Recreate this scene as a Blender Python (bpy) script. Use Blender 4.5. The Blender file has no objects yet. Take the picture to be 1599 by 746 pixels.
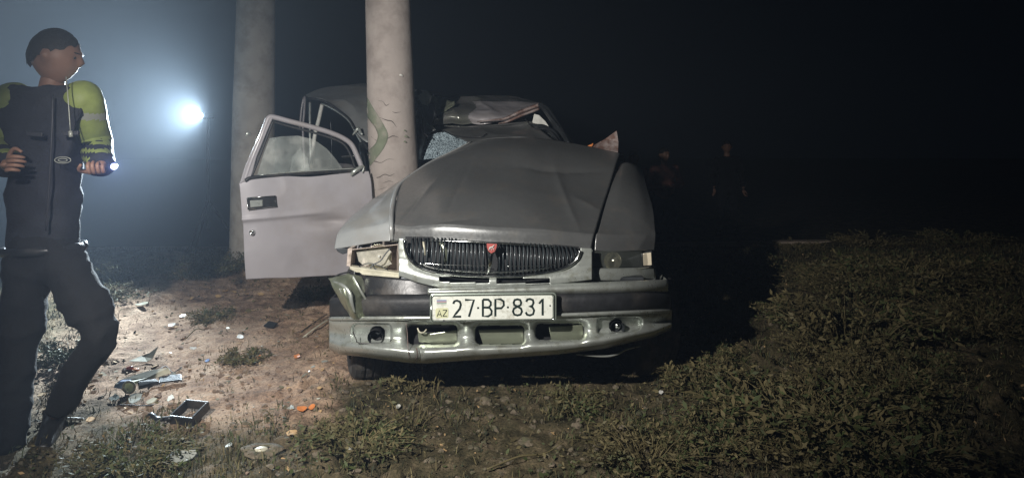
import bpy, bmesh, math, random
import numpy as np
from mathutils import Vector, Matrix
random.seed(7); RNG = np.random.default_rng(7)
S = bpy.context.scene
COL = S.collection

# ------------------------------------------------------------------ camera
F, EYE, CAMH = 1150.0, 220.0, 1.35
cam = bpy.data.objects.new('camera', bpy.data.cameras.new('camera')); COL.objects.link(cam)
cam.location = (0, 0, CAMH); cam.rotation_euler = (math.radians(90), 0, 0)
cam.data.sensor_width = 36; cam.data.lens = F / 1599 * 36
cam.data.shift_y = -(373 - EYE) / 1599
cam.data.clip_start = 0.05; cam.data.clip_end = 400
S.camera = cam

# ------------------------------------------------------------------ night sky
w = bpy.data.worlds.new('World'); S.world = w; w.use_nodes = True
w.node_tree.nodes['Background'].inputs[0].default_value = (0.35, 0.5, 0.8, 1)
w.node_tree.nodes['Background'].inputs[1].default_value = 0.0015

# ------------------------------------------------------------------ lamps (a torch beside the camera; the lit lamps in view are with their holders)
def lamp(name, kind, loc, power, color, radius=0.03, target=None, angle=None, blend=None):
    l = bpy.data.lights.new(name, kind); l.energy = power; l.color = color; l.shadow_soft_size = radius
    o = bpy.data.objects.new(name, l); COL.objects.link(o); o.location = loc
    if target is not None:
        o.rotation_euler = (Vector(target) - Vector(loc)).to_track_quat('-Z', 'Y').to_euler()
        l.spot_size = math.radians(angle); l.spot_blend = blend
    return o
lamp('torch_beside_camera', 'SPOT', (-1.30, 1.00, 2.0), 660, (1.0, 0.955, 0.895), 0.03, (-0.40, 4.0, 0.70), 87, 0.9)

# ------------------------------------------------------------------ exposure
S.view_settings.view_transform = 'Standard'; S.view_settings.look = 'None'
S.view_settings.exposure = 0; S.view_settings.gamma = 1
S.cycles.use_denoising = True
S.cycles.max_bounces = 6; S.cycles.volume_bounces = 0
S.cycles.sample_clamp_indirect = 4

# ================================================================== helpers
def P(px, py, Y):
    return ((px - 799.5) * Y / F, Y, CAMH - (py - EYE) * Y / F)

def h2(ix, iy, seed):
    n = (ix.astype(np.int64) * 374761393 + iy.astype(np.int64) * 668265263 + seed * 974634533) & 0x7fffffff
    n = (n ^ (n >> 13)) * 1274126177 & 0x7fffffff
    n = (n ^ (n >> 16)) & 0xffff
    return n / 65535.0
def vnoise(x, y, seed=0):
    x = np.asarray(x, float); y = np.asarray(y, float)
    xi = np.floor(x); yi = np.floor(y); fx = x - xi; fy = y - yi
    fx = fx * fx * (3 - 2 * fx); fy = fy * fy * (3 - 2 * fy)
    a = h2(xi, yi, seed); b = h2(xi + 1, yi, seed); c = h2(xi, yi + 1, seed); d = h2(xi + 1, yi + 1, seed)
    return (a * (1 - fx) + b * fx) * (1 - fy) + (c * (1 - fx) + d * fx) * fy
def fbm(x, y, seed=0, octv=4):
    s = 0; amp = .5
    for k in range(octv):
        s = s + amp * vnoise(np.asarray(x) * 2 ** k, np.asarray(y) * 2 ** k, seed + k * 17); amp *= .5
    return s
def sstep(a, b, x):
    t = np.clip((np.asarray(x, float) - a) / (b - a), 0, 1); return t * t * (3 - 2 * t)

def gbase(x, y):
    z = 0.055 * (np.minimum(y, 8.0) - 3.3) + 0.10 * (fbm(np.asarray(x) * .9, np.asarray(y) * .9, 3, 3) - .45)
    z = z + 0.16 * sstep(2.2, 4.0, x) * sstep(8.0, 6.0, y) * (.6 + .8 * vnoise(np.asarray(x) * 1.3, np.asarray(y) * 1.3, 9))
    z = z * sstep(2.0, 2.6, y) + 0.0
    k = sstep(7.4, 7.9, y)
    z = z * (1 - k) + (0.2 + .085 * sstep(2.9, 3.9, x) - .03 * sstep(-1, -2, x)) * k
    return z - 0.66 * sstep(8.12, 10.0, y)
def gbare(x, y):       # 1 on the bare trampled earth, 0 in the grass
    x = np.asarray(x, float); y = np.asarray(y, float)
    n = (fbm(x * 2.2, y * 2.2, 21, 4) - .47)
    m = sstep(-.62, -.95, x + .18 * (y - 3.1) + n * .9)
    m = m * sstep(-3.2, -2.1, x + .3 * (y - 4.2) + n * 1.2)
    m = m * sstep(2.95, 3.7, y + n * 1.1) * sstep(7.9, 6.5, y + n * 2)
    return m
def gz(x, y):
    z = gbase(x, y)
    near = sstep(8.0, 7.4, y) * sstep(2.0, 2.6, y)
    rough = .014 + .038 * sstep(.35, .65, fbm(np.asarray(x) * 1.4 + 5, np.asarray(y) * 1.4, 31, 3))
    c = np.abs(fbm(np.asarray(x) * 9, np.asarray(y) * 9, 41, 4) - .47) * 2
    c2 = fbm(np.asarray(x) * 24, np.asarray(y) * 24, 47, 3)
    fw = sstep(-1.5, -1.0, np.asarray(x)) * sstep(5.0, 4.2, y)
    return z + near * ((1 + .8 * fw) * rough * (c * 1.6) + (.016 + .02 * fw) * c2)
def G(px, py, lift=0.0):
    for k in range(1400):
        Y = 2.2 + k * .01
        x, y, z = P(px, py, Y)
        if z <= float(gz(x, y)): break
    return Vector((x, y, float(gz(x, y)) + lift))

# ---- materials
def mat(name, color, rough=.6, metal=0., coat=0., var=.12, vscale=8., bump=.0, bscale=40., color2=None, c2amt=.5, emit=None, alpha=None, trans=0., ior=1.45, spec=None, rvar=0.0, c2scale=3.):
    m = bpy.data.materials.new(name); m.use_nodes = True
    nt = m.node_tree; b = nt.nodes['Principled BSDF']
    b.inputs['Roughness'].default_value = rough; b.inputs['Metallic'].default_value = metal
    b.inputs['Coat Weight'].default_value = coat; b.inputs['Coat Roughness'].default_value = .12
    b.inputs['IOR'].default_value = ior
    if spec is not None: b.inputs['Specular IOR Level'].default_value = spec
    if trans: b.inputs['Transmission Weight'].default_value = trans
    if alpha is not None: b.inputs['Alpha'].default_value = alpha
    tc = nt.nodes.new('ShaderNodeTexCoord')
    n1 = nt.nodes.new('ShaderNodeTexNoise'); n1.inputs['Scale'].default_value = vscale; n1.inputs['Detail'].default_value = 6
    nt.links.new(tc.outputs['Object'], n1.inputs['Vector'])
    r = nt.nodes.new('ShaderNodeMapRange'); r.inputs[1].default_value = .3; r.inputs[2].default_value = .7
    r.inputs[3].default_value = 1 - var; r.inputs[4].default_value = 1 + var
    nt.links.new(n1.outputs['Fac'], r.inputs[0])
    base = nt.nodes.new('ShaderNodeMix'); base.data_type = 'RGBA'
    base.inputs[6].default_value = (*color, 1); base.inputs[7].default_value = (*(color2 or color), 1)
    if color2:
        n2 = nt.nodes.new('ShaderNodeTexNoise'); n2.inputs['Scale'].default_value = c2scale; n2.inputs['Detail'].default_value = 7
        n2.inputs['Roughness'].default_value = .65
        nt.links.new(tc.outputs['Object'], n2.inputs['Vector'])
        cr = nt.nodes.new('ShaderNodeMapRange'); cr.inputs[1].default_value = .62 - .3 * c2amt; cr.inputs[2].default_value = .78 - .3 * c2amt
        nt.links.new(n2.outputs['Fac'], cr.inputs[0]); nt.links.new(cr.outputs[0], base.inputs[0])
    else: base.inputs[0].default_value = 0
    sc = nt.nodes.new('ShaderNodeVectorMath'); sc.operation = 'SCALE'
    nt.links.new(base.outputs[2], sc.inputs[0]); nt.links.new(r.outputs[0], sc.inputs['Scale'])
    nt.links.new(sc.outputs[0], b.inputs['Base Color'])
    if rvar:
        rr = nt.nodes.new('ShaderNodeMapRange'); rr.inputs[1].default_value = .3; rr.inputs[2].default_value = .7
        rr.inputs[3].default_value = max(.02, rough - rvar); rr.inputs[4].default_value = rough + rvar
        n3 = nt.nodes.new('ShaderNodeTexNoise'); n3.inputs['Scale'].default_value = vscale * 2.3; n3.inputs['Detail'].default_value = 8
        nt.links.new(tc.outputs['Object'], n3.inputs['Vector']); nt.links.new(n3.outputs['Fac'], rr.inputs[0])
        nt.links.new(rr.outputs[0], b.inputs['Roughness'])
    if bump:
        nb = nt.nodes.new('ShaderNodeTexNoise'); nb.inputs['Scale'].default_value = bscale; nb.inputs['Detail'].default_value = 8
        nt.links.new(tc.outputs['Object'], nb.inputs['Vector'])
        bp = nt.nodes.new('ShaderNodeBump'); bp.inputs['Strength'].default_value = bump; bp.inputs['Distance'].default_value = .01
        nt.links.new(nb.outputs['Fac'], bp.inputs['Height']); nt.links.new(bp.outputs['Normal'], b.inputs['Normal'])
    if emit:
        b.inputs['Emission Color'].default_value = (*emit[0], 1); b.inputs['Emission Strength'].default_value = emit[1]
    return m

M = {}
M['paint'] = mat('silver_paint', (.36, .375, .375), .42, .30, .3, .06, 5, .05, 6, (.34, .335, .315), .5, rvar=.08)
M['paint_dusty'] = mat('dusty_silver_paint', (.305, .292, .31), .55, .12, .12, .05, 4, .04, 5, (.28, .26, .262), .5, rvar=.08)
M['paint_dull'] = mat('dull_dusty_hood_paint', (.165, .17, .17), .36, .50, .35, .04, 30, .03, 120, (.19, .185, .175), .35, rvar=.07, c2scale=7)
M['silver'] = mat('bumper_silver', (.44, .47, .44), .32, .60, .25, .05, 18, .03, 60, (.30, .31, .26), .35, rvar=.07, c2scale=16)
M['olive_metal'] = mat('greenish_metal', (.33, .36, .27), .28, .7, .2, .15, 10, .1, 20, (.20, .22, .15), .5)
M['chrome'] = mat('chrome', (.75, .77, .75), .14, 1., 0, .06, 10, .03, 30, rvar=.06)
M['black_rubber'] = mat('black_rubber', (.018, .019, .021), .55, 0, 0, .3, 20, .15, 60, (.05, .046, .042), .3)
M['black_plastic'] = mat('black_plastic', (.016, .017, .019), .35, 0, 0, .3, 15, .1, 40, (.045, .04, .036), .4, c2scale=9)
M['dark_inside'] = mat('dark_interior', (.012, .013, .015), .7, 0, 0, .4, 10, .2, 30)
M['dark_metal'] = mat('dark_metal', (.05, .055, .06), .4, .6, 0, .3, 10, .1, 30)
M['concrete'] = mat('pole_concrete', (.34, .30, .275), .88, 0, 0, .10, 6, .22, 35, (.26, .225, .205), .5, c2scale=5)
M['concrete_pale'] = mat('rear_pole_concrete', (.37, .335, .29), .88, 0, 0, .12, 6, .22, 35, (.28, .25, .21), .5, c2scale=5)
M['paint_gloss'] = mat('glossy_crumpled_paint', (.36, .36, .36), .22, .60, .4, .05, 8, .03, 40, (.30, .31, .27), .5)
M['crack'] = mat('crack_dark', (.07, .06, .055), .95)
M['pole_mark'] = mat('pole_mark_grey_green', (.15, .17, .12), .85, 0, 0, .15, 14, .1, 40, (.24, .23, .19), .4, c2scale=10)
M['cream'] = mat('lamp_housing_cream', (.46, .39, .34), .6, 0, 0, .15, 30, .2, 60, (.22, .18, .14), .55, c2scale=26)
M['cloudy'] = mat('cloudy_broken_lens', (.58, .56, .48), .25, 0, .3, .25, 30, .3, 60, alpha=.42)
M['reflector'] = mat('lamp_reflector', (.60, .58, .46), .22, .8, 0, .1, 20, .05, 60, (.35, .32, .22), .4, c2scale=18)
M['lens'] = mat('lamp_lens', (.10, .11, .10), .08, 0, .6, .1, 10, .15, 120, alpha=.30)
M['amber'] = mat('indicator_lens', (.62, .55, .42), .2, 0, .5, .1)
M['plate_white'] = mat('plate_white', (.66, .68, .62), .4, 0, .2, .06, 25, 0, 10, (.42, .42, .36), .35, c2scale=26)
M['plate_frame'] = mat('plate_frame_metal', (.40, .46, .40), .3, .7, 0, .1)
M['ink'] = mat('plate_lettering', (.012, .022, .02), .5, spec=.2)
M['sticker'] = mat('sticker_yellow_green', (.55, .56, .36), .5)
M['flag_blue'] = mat('faded_blue', (.22, .27, .40), .5); M['flag_red'] = mat('faded_red', (.40, .26, .28), .5); M['flag_green'] = mat('faded_green', (.26, .34, .28), .5)
M['slat_metal'] = mat('slat_metal', (.035, .045, .05), .30, .5, .3, .2, 20)
M['red'] = mat('red_enamel', (.36, .09, .08), .35, 0, .3)
M['white'] = mat('white_piece', (.58, .58, .54), .5, 0, 0, .2, 30)
M['glass'] = mat('window_glass', (.35, .40, .40), .06, 0, 0, .05, alpha=.25)
M['dusty_glass'] = mat('dusty_window_glass', (.36, .39, .37), .35, 0, 0, .25, 14, .1, 60, (.60, .62, .58), .4, alpha=.22, c2scale=9)
M['rust'] = mat('rusty_torn_metal', (.13, .075, .06), .6, .3, 0, .3, 12, .2, 40, (.26, .22, .21), .6, c2scale=16)
M['tyre'] = mat('tyre_rubber', (.035, .034, .033), .8, 0, 0, .25, 12, .2, 60, (.10, .085, .07), .5, c2scale=10)
M['rim'] = mat('steel_rim', (.28, .28, .28), .45, .8)
M['kerb'] = mat('kerb_concrete', (.27, .22, .18), .9, 0, 0, .2, 6, .3, 40, (.17, .13, .10), .5)
M['asphalt'] = mat('asphalt', (.045, .045, .047), .9, 0, 0, .2, 60, .3, 120)
M['cloth_dark'] = mat('dark_uniform_cloth', (.011, .012, .017), .85, 0, 0, .25, 12, .3, 90)
M['trousers'] = mat('black_trousers', (.005, .005, .006), .9, 0, 0, .25, 12, .3, 90)
M['hivis'] = mat('yellow_hivis_cloth', (.19, .23, .06), .6, 0, 0, .15, 20, .1, 80)
M['hivis_grey'] = mat('reflective_grey', (.28, .29, .25), .35, .2)
M['skin'] = mat('skin', (.22, .12, .08), .55, 0, 0, .08, 20)
M['hair'] = mat('dark_hair', (.012, .010, .009), .6, 0, 0, .3, 60, .4, 200)
M['jacket_brown'] = mat('brown_red_jacket', (.19, .075, .058), .8, 0, 0, .2, 14, .3, 60)
M['jeans'] = mat('dark_blue_jeans', (.022, .028, .06), .85, 0, 0, .2, 20, .3, 90)
M['black_cloth'] = mat('black_cloth', (.004, .004, .005), .95, spec=.1)
M['shoe'] = mat('black_shoe', (.012, .012, .012), .45)
M['zip'] = mat('zip_and_pocket_seams', (.022, .022, .026), .5)
M['led_white'] = mat('lit_white_led', (1, 1, 1), .4, emit=((.88, .95, 1.0), 60))
M['led_blue'] = mat('lit_bluish_led', (1, 1, 1), .4, emit=((.38, .46, 1.0), 9))
M['stone'] = mat('stone', (.13, .105, .075), .95, 0, 0, .35, 30, .8, 60, (.06, .06, .03), .6, c2scale=22)
M['clod'] = mat('earth_clod', (.20, .145, .11), .95, 0, 0, .25, 18, .4, 50, (.13, .10, .07), .5, c2scale=9)
M['orange'] = mat('orange_plastic', (.62, .22, .07), .35)
M['leaf_tan'] = mat('dry_leaf_tan', (.42, .28, .14), .8, 0, 0, .25, 30)
M['leaf_green'] = mat('weed_leaf', (.046, .060, .018), .7, 0, 0, .35, 10, 0, 1, (.095, .075, .035), .5, c2scale=1.8)
M['blue_bit'] = mat('blue_plastic', (.08, .16, .36), .35)
M['grass1'] = mat('grass_green', (.048, .066, .020), .7, 0, 0, .35, 6, 0, 1, (.085, .062, .030), .55, c2scale=1.4)
M['grass2'] = mat('grass_dry', (.115, .095, .042), .8, 0, 0, .3, 6)
M['grass3'] = mat('grass_dark', (.025, .030, .014), .8, 0, 0, .3, 6)
M['pale'] = mat('pale_shard', (.46, .44, .34), .45, .1, 0, .25, 25)
M['greyshard'] = mat('grey_shard', (.40, .42, .38), .35, .3)

# ---- mesh plumbing
def link(name, me, parent=None, label=None):
    o = bpy.data.objects.new(name, me); COL.objects.link(o)
    if parent is not None:
        o.parent = parent
        if parent.parent is None and parent.type == 'EMPTY': o.matrix_parent_inverse = Matrix.Translation(-Vector(parent.location))
    if label: o['label'] = label
    return o
def make(name, verts, faces, m, parent=None, smooth=True, solid=0, bevel=0, midx=None, label=None, sub=0, fold=0):
    me = bpy.data.meshes.new(name); me.from_pydata([tuple(v) for v in verts], [], faces); me.update()
    for q in (m if isinstance(m, (list, tuple)) else [m]): me.materials.append(q)
    if midx is not None: me.polygons.foreach_set('material_index', midx)
    if smooth: me.polygons.foreach_set('use_smooth', [True] * len(me.polygons))
    if fold:
        n_ = len(me.vertices); nr = np.zeros(n_ * 3); me.vertices.foreach_get('normal', nr); cc = np.zeros(n_ * 3); me.vertices.foreach_get('co', cc)
        nr = nr.reshape(-1, 3); cc = cc.reshape(-1, 3)
        h_ = ridged(cc[:, 0] * 5 + cc[:, 1] * 5 + cc[:, 2] * 3, cc[:, 2] * 11 - cc[:, 0] * 6, 5) - .35 + .6 * (fbm(cc[:, 0] * 14 + cc[:, 1] * 9, cc[:, 2] * 20, 8, 3) - .47)
        cc += nr * (h_ * fold)[:, None]; me.vertices.foreach_set('co', cc.ravel()); me.update()
    o = link(name, me, parent, label)
    if bevel:
        b = o.modifiers.new('bevel', 'BEVEL'); b.width = bevel; b.segments = 2; b.limit_method = 'ANGLE'
    if solid:
        s = o.modifiers.new('solid', 'SOLIDIFY'); s.thickness = solid; s.offset = -1 if solid > 0 else 1; s.thickness = abs(solid)
    if sub:
        s = o.modifiers.new('sub', 'SUBSURF'); s.levels = s.render_levels = sub
    return o
def thing(name, loc, label, cat, group=None):
    o = bpy.data.objects.new(name, None); COL.objects.link(o); o.location = loc; o.empty_display_size = .2
    o['label'] = label; o['category'] = cat
    if group: o['group'] = group
    return o
def tag(o, label, cat, group=None):
    o['label'] = label; o['category'] = cat
    if group: o['group'] = group
    return o

def cr(p0, p1, p2, p3, t):
    return .5 * ((2 * p1) + (-p0 + p2) * t + (2 * p0 - 5 * p1 + 4 * p2 - p3) * t * t + (-p0 + 3 * p1 - 3 * p2 + p3) * t ** 3)
def crs(pts, n):
    pts = np.array(pts, float); K = len(pts)
    ext = np.vstack([2 * pts[0] - pts[1], pts, 2 * pts[-1] - pts[-2]]); out = []
    for i in range(n):
        s = i / (n - 1) * (K - 1); k = min(int(s), K - 2); t = s - k
        out.append(cr(ext[k], ext[k + 1], ext[k + 2], ext[k + 3], t))
    return np.array(out)
def net(rows, nu=24, nv=24, world=False):
    """grid of world points through a control net of (px,py,Y) points"""
    W = [[p if world else P(*p) for p in r] for r in rows]
    A = [crs(r, nu) for r in W]
    A = np.array(A); out = np.zeros((nv, nu, 3))
    for j in range(nu): out[:, j, :] = crs(A[:, j, :], nv)
    return out
def gridfaces(nv, nu, keep=None):
    f = []
    for i in range(nv - 1):
        for j in range(nu - 1):
            q = (i * nu + j, i * nu + j + 1, (i + 1) * nu + j + 1, (i + 1) * nu + j)
            if keep is None or all(keep[k] for k in q): f.append(q)
    return f
def ridged(x, y, seed):
    return (1 - np.abs(2 * fbm(x, y, seed, 2) / .75 - 1)) ** 3
def sheet(name, rows, m, parent, nu=24, nv=24, solid=.004, dent=0., crump=0., cscale=4., dscale=5., seed=0, fn=None, label=None, smooth=True, world=False):
    g = net(rows, nu, nv, world)
    if dent: g[:, :, 1] += dent * (fbm(g[:, :, 0] * dscale, g[:, :, 2] * dscale + g[:, :, 1] * 2, seed, 4) - .47) * 2
    if dent: g[:, :, 2] += dent * .6 * (fbm(g[:, :, 0] * dscale + 9, g[:, :, 1] * dscale, seed + 5, 4) - .47) * 2
    if crump:
        g[:, :, 1] -= crump * ridged(g[:, :, 0] * cscale + g[:, :, 2] * 1.5, g[:, :, 2] * cscale - g[:, :, 0] * 2, seed + 3)
        g[:, :, 2] += crump * .7 * ridged(g[:, :, 0] * cscale * 1.2 + 4, g[:, :, 1] * cscale + g[:, :, 0], seed + 8)
    if fn: g = fn(g)
    return make(name, g.reshape(-1, 3), gridfaces(nv, nu), m, parent, smooth, solid, label=label)
def tube(pts, r, n=8, spline=0, flat=1.0, flat_axis=1, close=False):
    pts = np.array(pts, float)
    if spline: 
        rr = np.interp(np.linspace(0, 1, spline), np.linspace(0, 1, len(pts)), r if hasattr(r, '__len__') else [r] * len(pts))
        pts = crs(pts, spline); r = rr
    K = len(pts); r = r if hasattr(r, '__len__') else [r] * K
    V = []; Fc = []
    up = None
    for i in range(K):
        t = pts[min(i + 1, K - 1)] - pts[max(i - 1, 0)]; t = t / (np.linalg.norm(t) + 1e-9)
        if up is None:
            up = np.array([0, 0, 1.]) if abs(t[2]) < .9 else np.array([1., 0, 0])
        a = np.cross(t, up); a /= np.linalg.norm(a) + 1e-9; b = np.cross(a, t); up = b
        for k in range(n):
            an = 2 * math.pi * k / n
            d = (a * math.cos(an) + b * math.sin(an)) * r[i]
            d[flat_axis] *= flat
            V.append(pts[i] + d)
    for i in range(K - 1):
        for k in range(n):
            Fc.append((i * n + k, i * n + (k + 1) % n, (i + 1) * n + (k + 1) % n, (i + 1) * n + k))
    Fc.append(tuple(range(n - 1, -1, -1))); Fc.append(tuple((K - 1) * n + k for k in range(n)))
    return V, Fc
class MB:
    def __init__(s): s.v = []; s.f = []; s.m = []
    def add(s, V, Fc, mi=0):
        o = len(s.v); s.v += [tuple(v) for v in V]; s.f += [tuple(o + i for i in q) for q in Fc]; s.m += [mi] * len(Fc); return s
    def tube(s, *a, mi=0, **k): return s.add(*tube(*a, **k), mi)
    def box(s, c, d, rz=0, mi=0, R=None):
        c = Vector(c); R = R or Matrix.Rotation(rz, 3, 'Z')
        V = [c + R @ Vector((sx * d[0] / 2, sy * d[1] / 2, sz * d[2] / 2)) for sx in (-1, 1) for sy in (-1, 1) for sz in (-1, 1)]
        return s.add(V, [(0, 1, 3, 2), (4, 6, 7, 5), (0, 4, 5, 1), (2, 3, 7, 6), (0, 2, 6, 4), (1, 5, 7, 3)], mi)
    def prism(s, pts, back, mi=0):
        """outline pts (world), extruded by vector back"""
        n = len(pts); b = Vector(back)
        V = [Vector(p) for p in pts] + [Vector(p) + b for p in pts]
        Fc = [tuple(range(n)), tuple(range(2 * n - 1, n - 1, -1))] + [(i, i + n, (i + 1) % n + n, (i + 1) % n) for i in range(n)]
        return s.add(V, Fc, mi)
    def disc(s, c, r, depth, n=24, axis='Y', rings=((1, 0),), mi=0):
        V = []; 
        for (rr, dd) in rings:
            for k in range(n):
                a = 2 * math.pi * k / n
                V.append((c[0] + r * rr * math.cos(a), c[1] + dd, c[2] + r * rr * math.sin(a)))
        Fc = []
        for i in range(len(rings) - 1):
            for k in range(n): Fc.append((i * n + k, i * n + (k + 1) % n, (i + 1) * n + (k + 1) % n, (i + 1) * n + k))
        Fc.append(tuple((len(rings) - 1) * n + k for k in range(n)))
        return s.add(V, Fc, mi)
    def out(s, name, m, parent=None, smooth=False, **k):
        return make(name, s.v, s.f, m, parent, smooth, midx=s.m if isinstance(m, (list, tuple)) else None, **k)
def PL(pts, Y): return [P(a, b, Y) for a, b in pts]

# ================================================================== ground
def axis_pts(lo, hi, step, far):
    c = list(np.arange(lo, hi, step)); a = []; s = step; v = lo
    while v > -far: s *= 1.25; v -= s; a.append(v)
    b = []; s = step; v = c[-1]
    while v < far: s *= 1.25; v += s; b.append(v)
    return np.array(a[::-1] + c + b)
gx = axis_pts(-4.6, 5.2, .02, 60); gy = axis_pts(2.55, 8.2, .02, 60)
XX, YY = np.meshgrid(gx, gy); ZZ = gz(XX, YY)
nvv, nuu = XX.shape
me = bpy.data.meshes.new('ground')
co = np.stack([XX, YY, ZZ], -1).reshape(-1, 3)
idx = np.arange(nvv * nuu).reshape(nvv, nuu)
q = np.stack([idx[:-1, :-1], idx[:-1, 1:], idx[1:, 1:], idx[1:, :-1]], -1).reshape(-1, 4)
me.vertices.add(len(co)); me.vertices.foreach_set('co', co.ravel())
me.loops.add(q.size); me.loops.foreach_set('vertex_index', q.ravel().astype(np.int32))
me.polygons.add(len(q)); me.polygons.foreach_set('loop_start', np.arange(0, q.size, 4, dtype=np.int32)); me.polygons.foreach_set('loop_total', np.full(len(q), 4, np.int32))
me.polygons.foreach_set('use_smooth', np.ones(len(q), bool)); me.update()
at = me.attributes.new('bare', 'FLOAT', 'POINT'); at.data.foreach_set('value', gbare(XX, YY).ravel())
gm = bpy.data.materials.new('trampled_earth'); gm.use_nodes = True
nt = gm.node_tree; b = nt.nodes['Principled BSDF']; b.inputs['Roughness'].default_value = .95; b.inputs['Specular IOR Level'].default_value = .15
def N(t, **k):
    n = nt.nodes.new(t)
    for a, v in k.items(): n.inputs[a].default_value = v
    return n
tc = N('ShaderNodeTexCoord')
def noise(scale, det=8, rough=.6):
    n = N('ShaderNodeTexNoise', Scale=scale, Detail=det, Roughness=rough); nt.links.new(tc.outputs['Object'], n.inputs['Vector']); return n
def ramp(src, *st):
    r = nt.nodes.new('ShaderNodeValToRGB'); el = r.color_ramp.elements
    while len(el) < len(st): el.new(.5)
    for e, (p, c) in zip(el, st): e.position = p; e.color = (*c, 1)
    nt.links.new(src, r.inputs[0]); return r
r1 = ramp(noise(5, 10, .72).outputs['Fac'], (.30, (.12, .078, .055)), (.44, (.30, .205, .145)), (.56, (.44, .315, .225)), (.72, (.55, .42, .31)))
r2 = ramp(noise(7, 10, .75).outputs['Fac'], (.32, (.018, .018, .010)), (.46, (.055, .048, .026)), (.56, (.10, .082, .048)), (.70, (.20, .155, .105)))
a = N('ShaderNodeAttribute'); a.attribute_name = 'bare'
mx = nt.nodes.new('ShaderNodeMix'); mx.data_type = 'RGBA'
nt.links.new(a.outputs['Fac'], mx.inputs[0]); nt.links.new(r2.outputs[0], mx.inputs[6]); nt.links.new(r1.outputs[0], mx.inputs[7])
sp = ramp(noise(90, 4, .6).outputs['Fac'], (.33, (.55, .55, .55)), (.5, (1, 1, 1)), (.7, (1.25, 1.2, 1.15)))
ml = nt.nodes.new('ShaderNodeMix'); ml.data_type = 'RGBA'; ml.blend_type = 'MULTIPLY'; ml.inputs[0].default_value = 1
nt.links.new(mx.outputs[2], ml.inputs[6]); nt.links.new(sp.outputs[0], ml.inputs[7]); nt.links.new(ml.outputs[2], b.inputs['Base Color'])
bp = N('ShaderNodeBump', Strength=.9, Distance=.018); nt.links.new(noise(38, 10, .7).outputs['Fac'], bp.inputs['Height']); nt.links.new(bp.outputs[0], b.inputs['Normal'])
me.materials.append(gm)
g = bpy.data.objects.new('ground', me); COL.objects.link(g); g['kind'] = 'structure'

# road beyond the kerb
mb = MB(); mb.box((0, 40, -.47), (160, 60, .06)); o = mb.out('road', M['asphalt']); o['kind'] = 'structure'

# kerb of concrete blocks, one block per metre
k0 = Vector(P(150, 389, 7.95)); k1 = Vector(P(1599, 374, 8.05))
kerb = thing('kerb', ((k0 + k1) / 2)[:2] + (.1,), 'low concrete kerb along the top of the verge, behind the car', 'kerb')
d = (k1 - k0).normalized(); st = k0 - d * 6.0
for i in range(24):
    c = st + d * (i + .5) * 1.0
    n = 1.0 - .02
    mb = MB()
    ang = math.atan2(d.y, d.x)
    R = Matrix.Rotation(ang, 3, 'Z') @ Matrix.Rotation(-math.asin(d.z) + random.uniform(-.004, .004), 3, 'Y')
    mb.box(c + Vector((0, .075, -.13 + random.uniform(-.006, .006))), (n, .15, .26), R=R)
    mb.out('kerb_stone', M['kerb'], kerb, bevel=.012)

# ================================================================== poles
def pole(name, axis_px, label, seed, cracks=True):
    """axis_px: list of (cx px, py, Y, radius)"""
    pts = [P(c, y, Y) for c, y, Y, r in axis_px]; rad = [a[3] for a in axis_px]
    base = Vector(pts[-1]); t = thing(name, (base.x, base.y, float(gz(base.x, base.y))), label, 'pole')
    n = 48; K = 90
    A = np.array(pts); ss = np.linspace(0, 1, K); L = np.linspace(0, 1, len(A))
    C = np.stack([np.interp(ss, L, A[:, i]) for i in range(3)], 1); R = np.interp(ss, L, rad)
    V = []
    for i in range(K):
        for k in range(n):
            an = 2 * math.pi * k / n
            bump = 1 + .012 * (vnoise(np.array([k / n * 9]), np.array([C[i, 2] * 6]), seed)[0] - .5)
            V.append((C[i, 0] + R[i] * bump * math.cos(an), C[i, 1] + R[i] * bump * math.sin(an), C[i, 2]))
    Fc = [(i * n + k, i * n + (k + 1) % n, (i + 1) * n + (k + 1) % n, (i + 1) * n + k) for i in range(K - 1) for k in range(n)]
    make('shaft', V, Fc, M['concrete'] if cracks else M['concrete_pale'], t)
    return t
def axis_at(ax, py):
    ys = [a[1] for a in ax]; return [float(np.interp(py, ys, [a[i] for a in ax])) for i in (0, 2, 3)]
Ym = 4.92
AXM = [(592, -1500, Ym, .118), (606, 0, Ym, .150), (612, 200, Ym, .160), (618, 300, Ym, .166), (632, 470, Ym, .175)]
pm = pole('concrete_pole', AXM, 'thick cracked concrete pole that the silver car is crushed against', 5)
AXL = [(402, -1300, 6.7, .135), (400, 0, 6.7, .168), (396, 200, 6.7, .186), (394, 395, 6.7, .20), (393, 450, 6.7, .205)]
pl = pole('concrete_pole', AXL, 'concrete pole standing behind the open car door', 8, False)
def on_pole(px, py, lift):
    cx, Y, r = axis_at(AXM, py)
    X0 = (cx - 799.5) * Y / F
    # front surface: solve for the angle whose projection is px
    best = None
    for k in range(181):
        a = math.pi + math.pi * k / 180
        x = X0 + (r + lift) * math.cos(a); y = Y + (r + lift) * math.sin(a)
        e = abs(799.5 + x / y * F - px)
        if best is None or e < best[0]: best = (e, x, y)
    y = best[2]
    return (best[1], y, CAMH - (py - EYE) * Y / F)
cracks = [[(591, 160), (597, 162), (603, 166), (609, 164)], [(612, 176), (617, 178), (625, 176)], [(591, 183), (603, 189), (612, 192), (619, 199)],
          [(580, 214), (590, 222), (604, 218), (614, 214), (622, 216)], [(579, 253), (586, 250), (594, 252), (606, 248), (616, 247)],
          [(582, 277), (592, 275), (601, 272), (609, 273), (616, 268)], [(598, 285), (606, 280), (613, 281)], [(585, 232), (592, 229), (600, 230)], [(585, 296), (596, 294), (604, 290)]]
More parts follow.
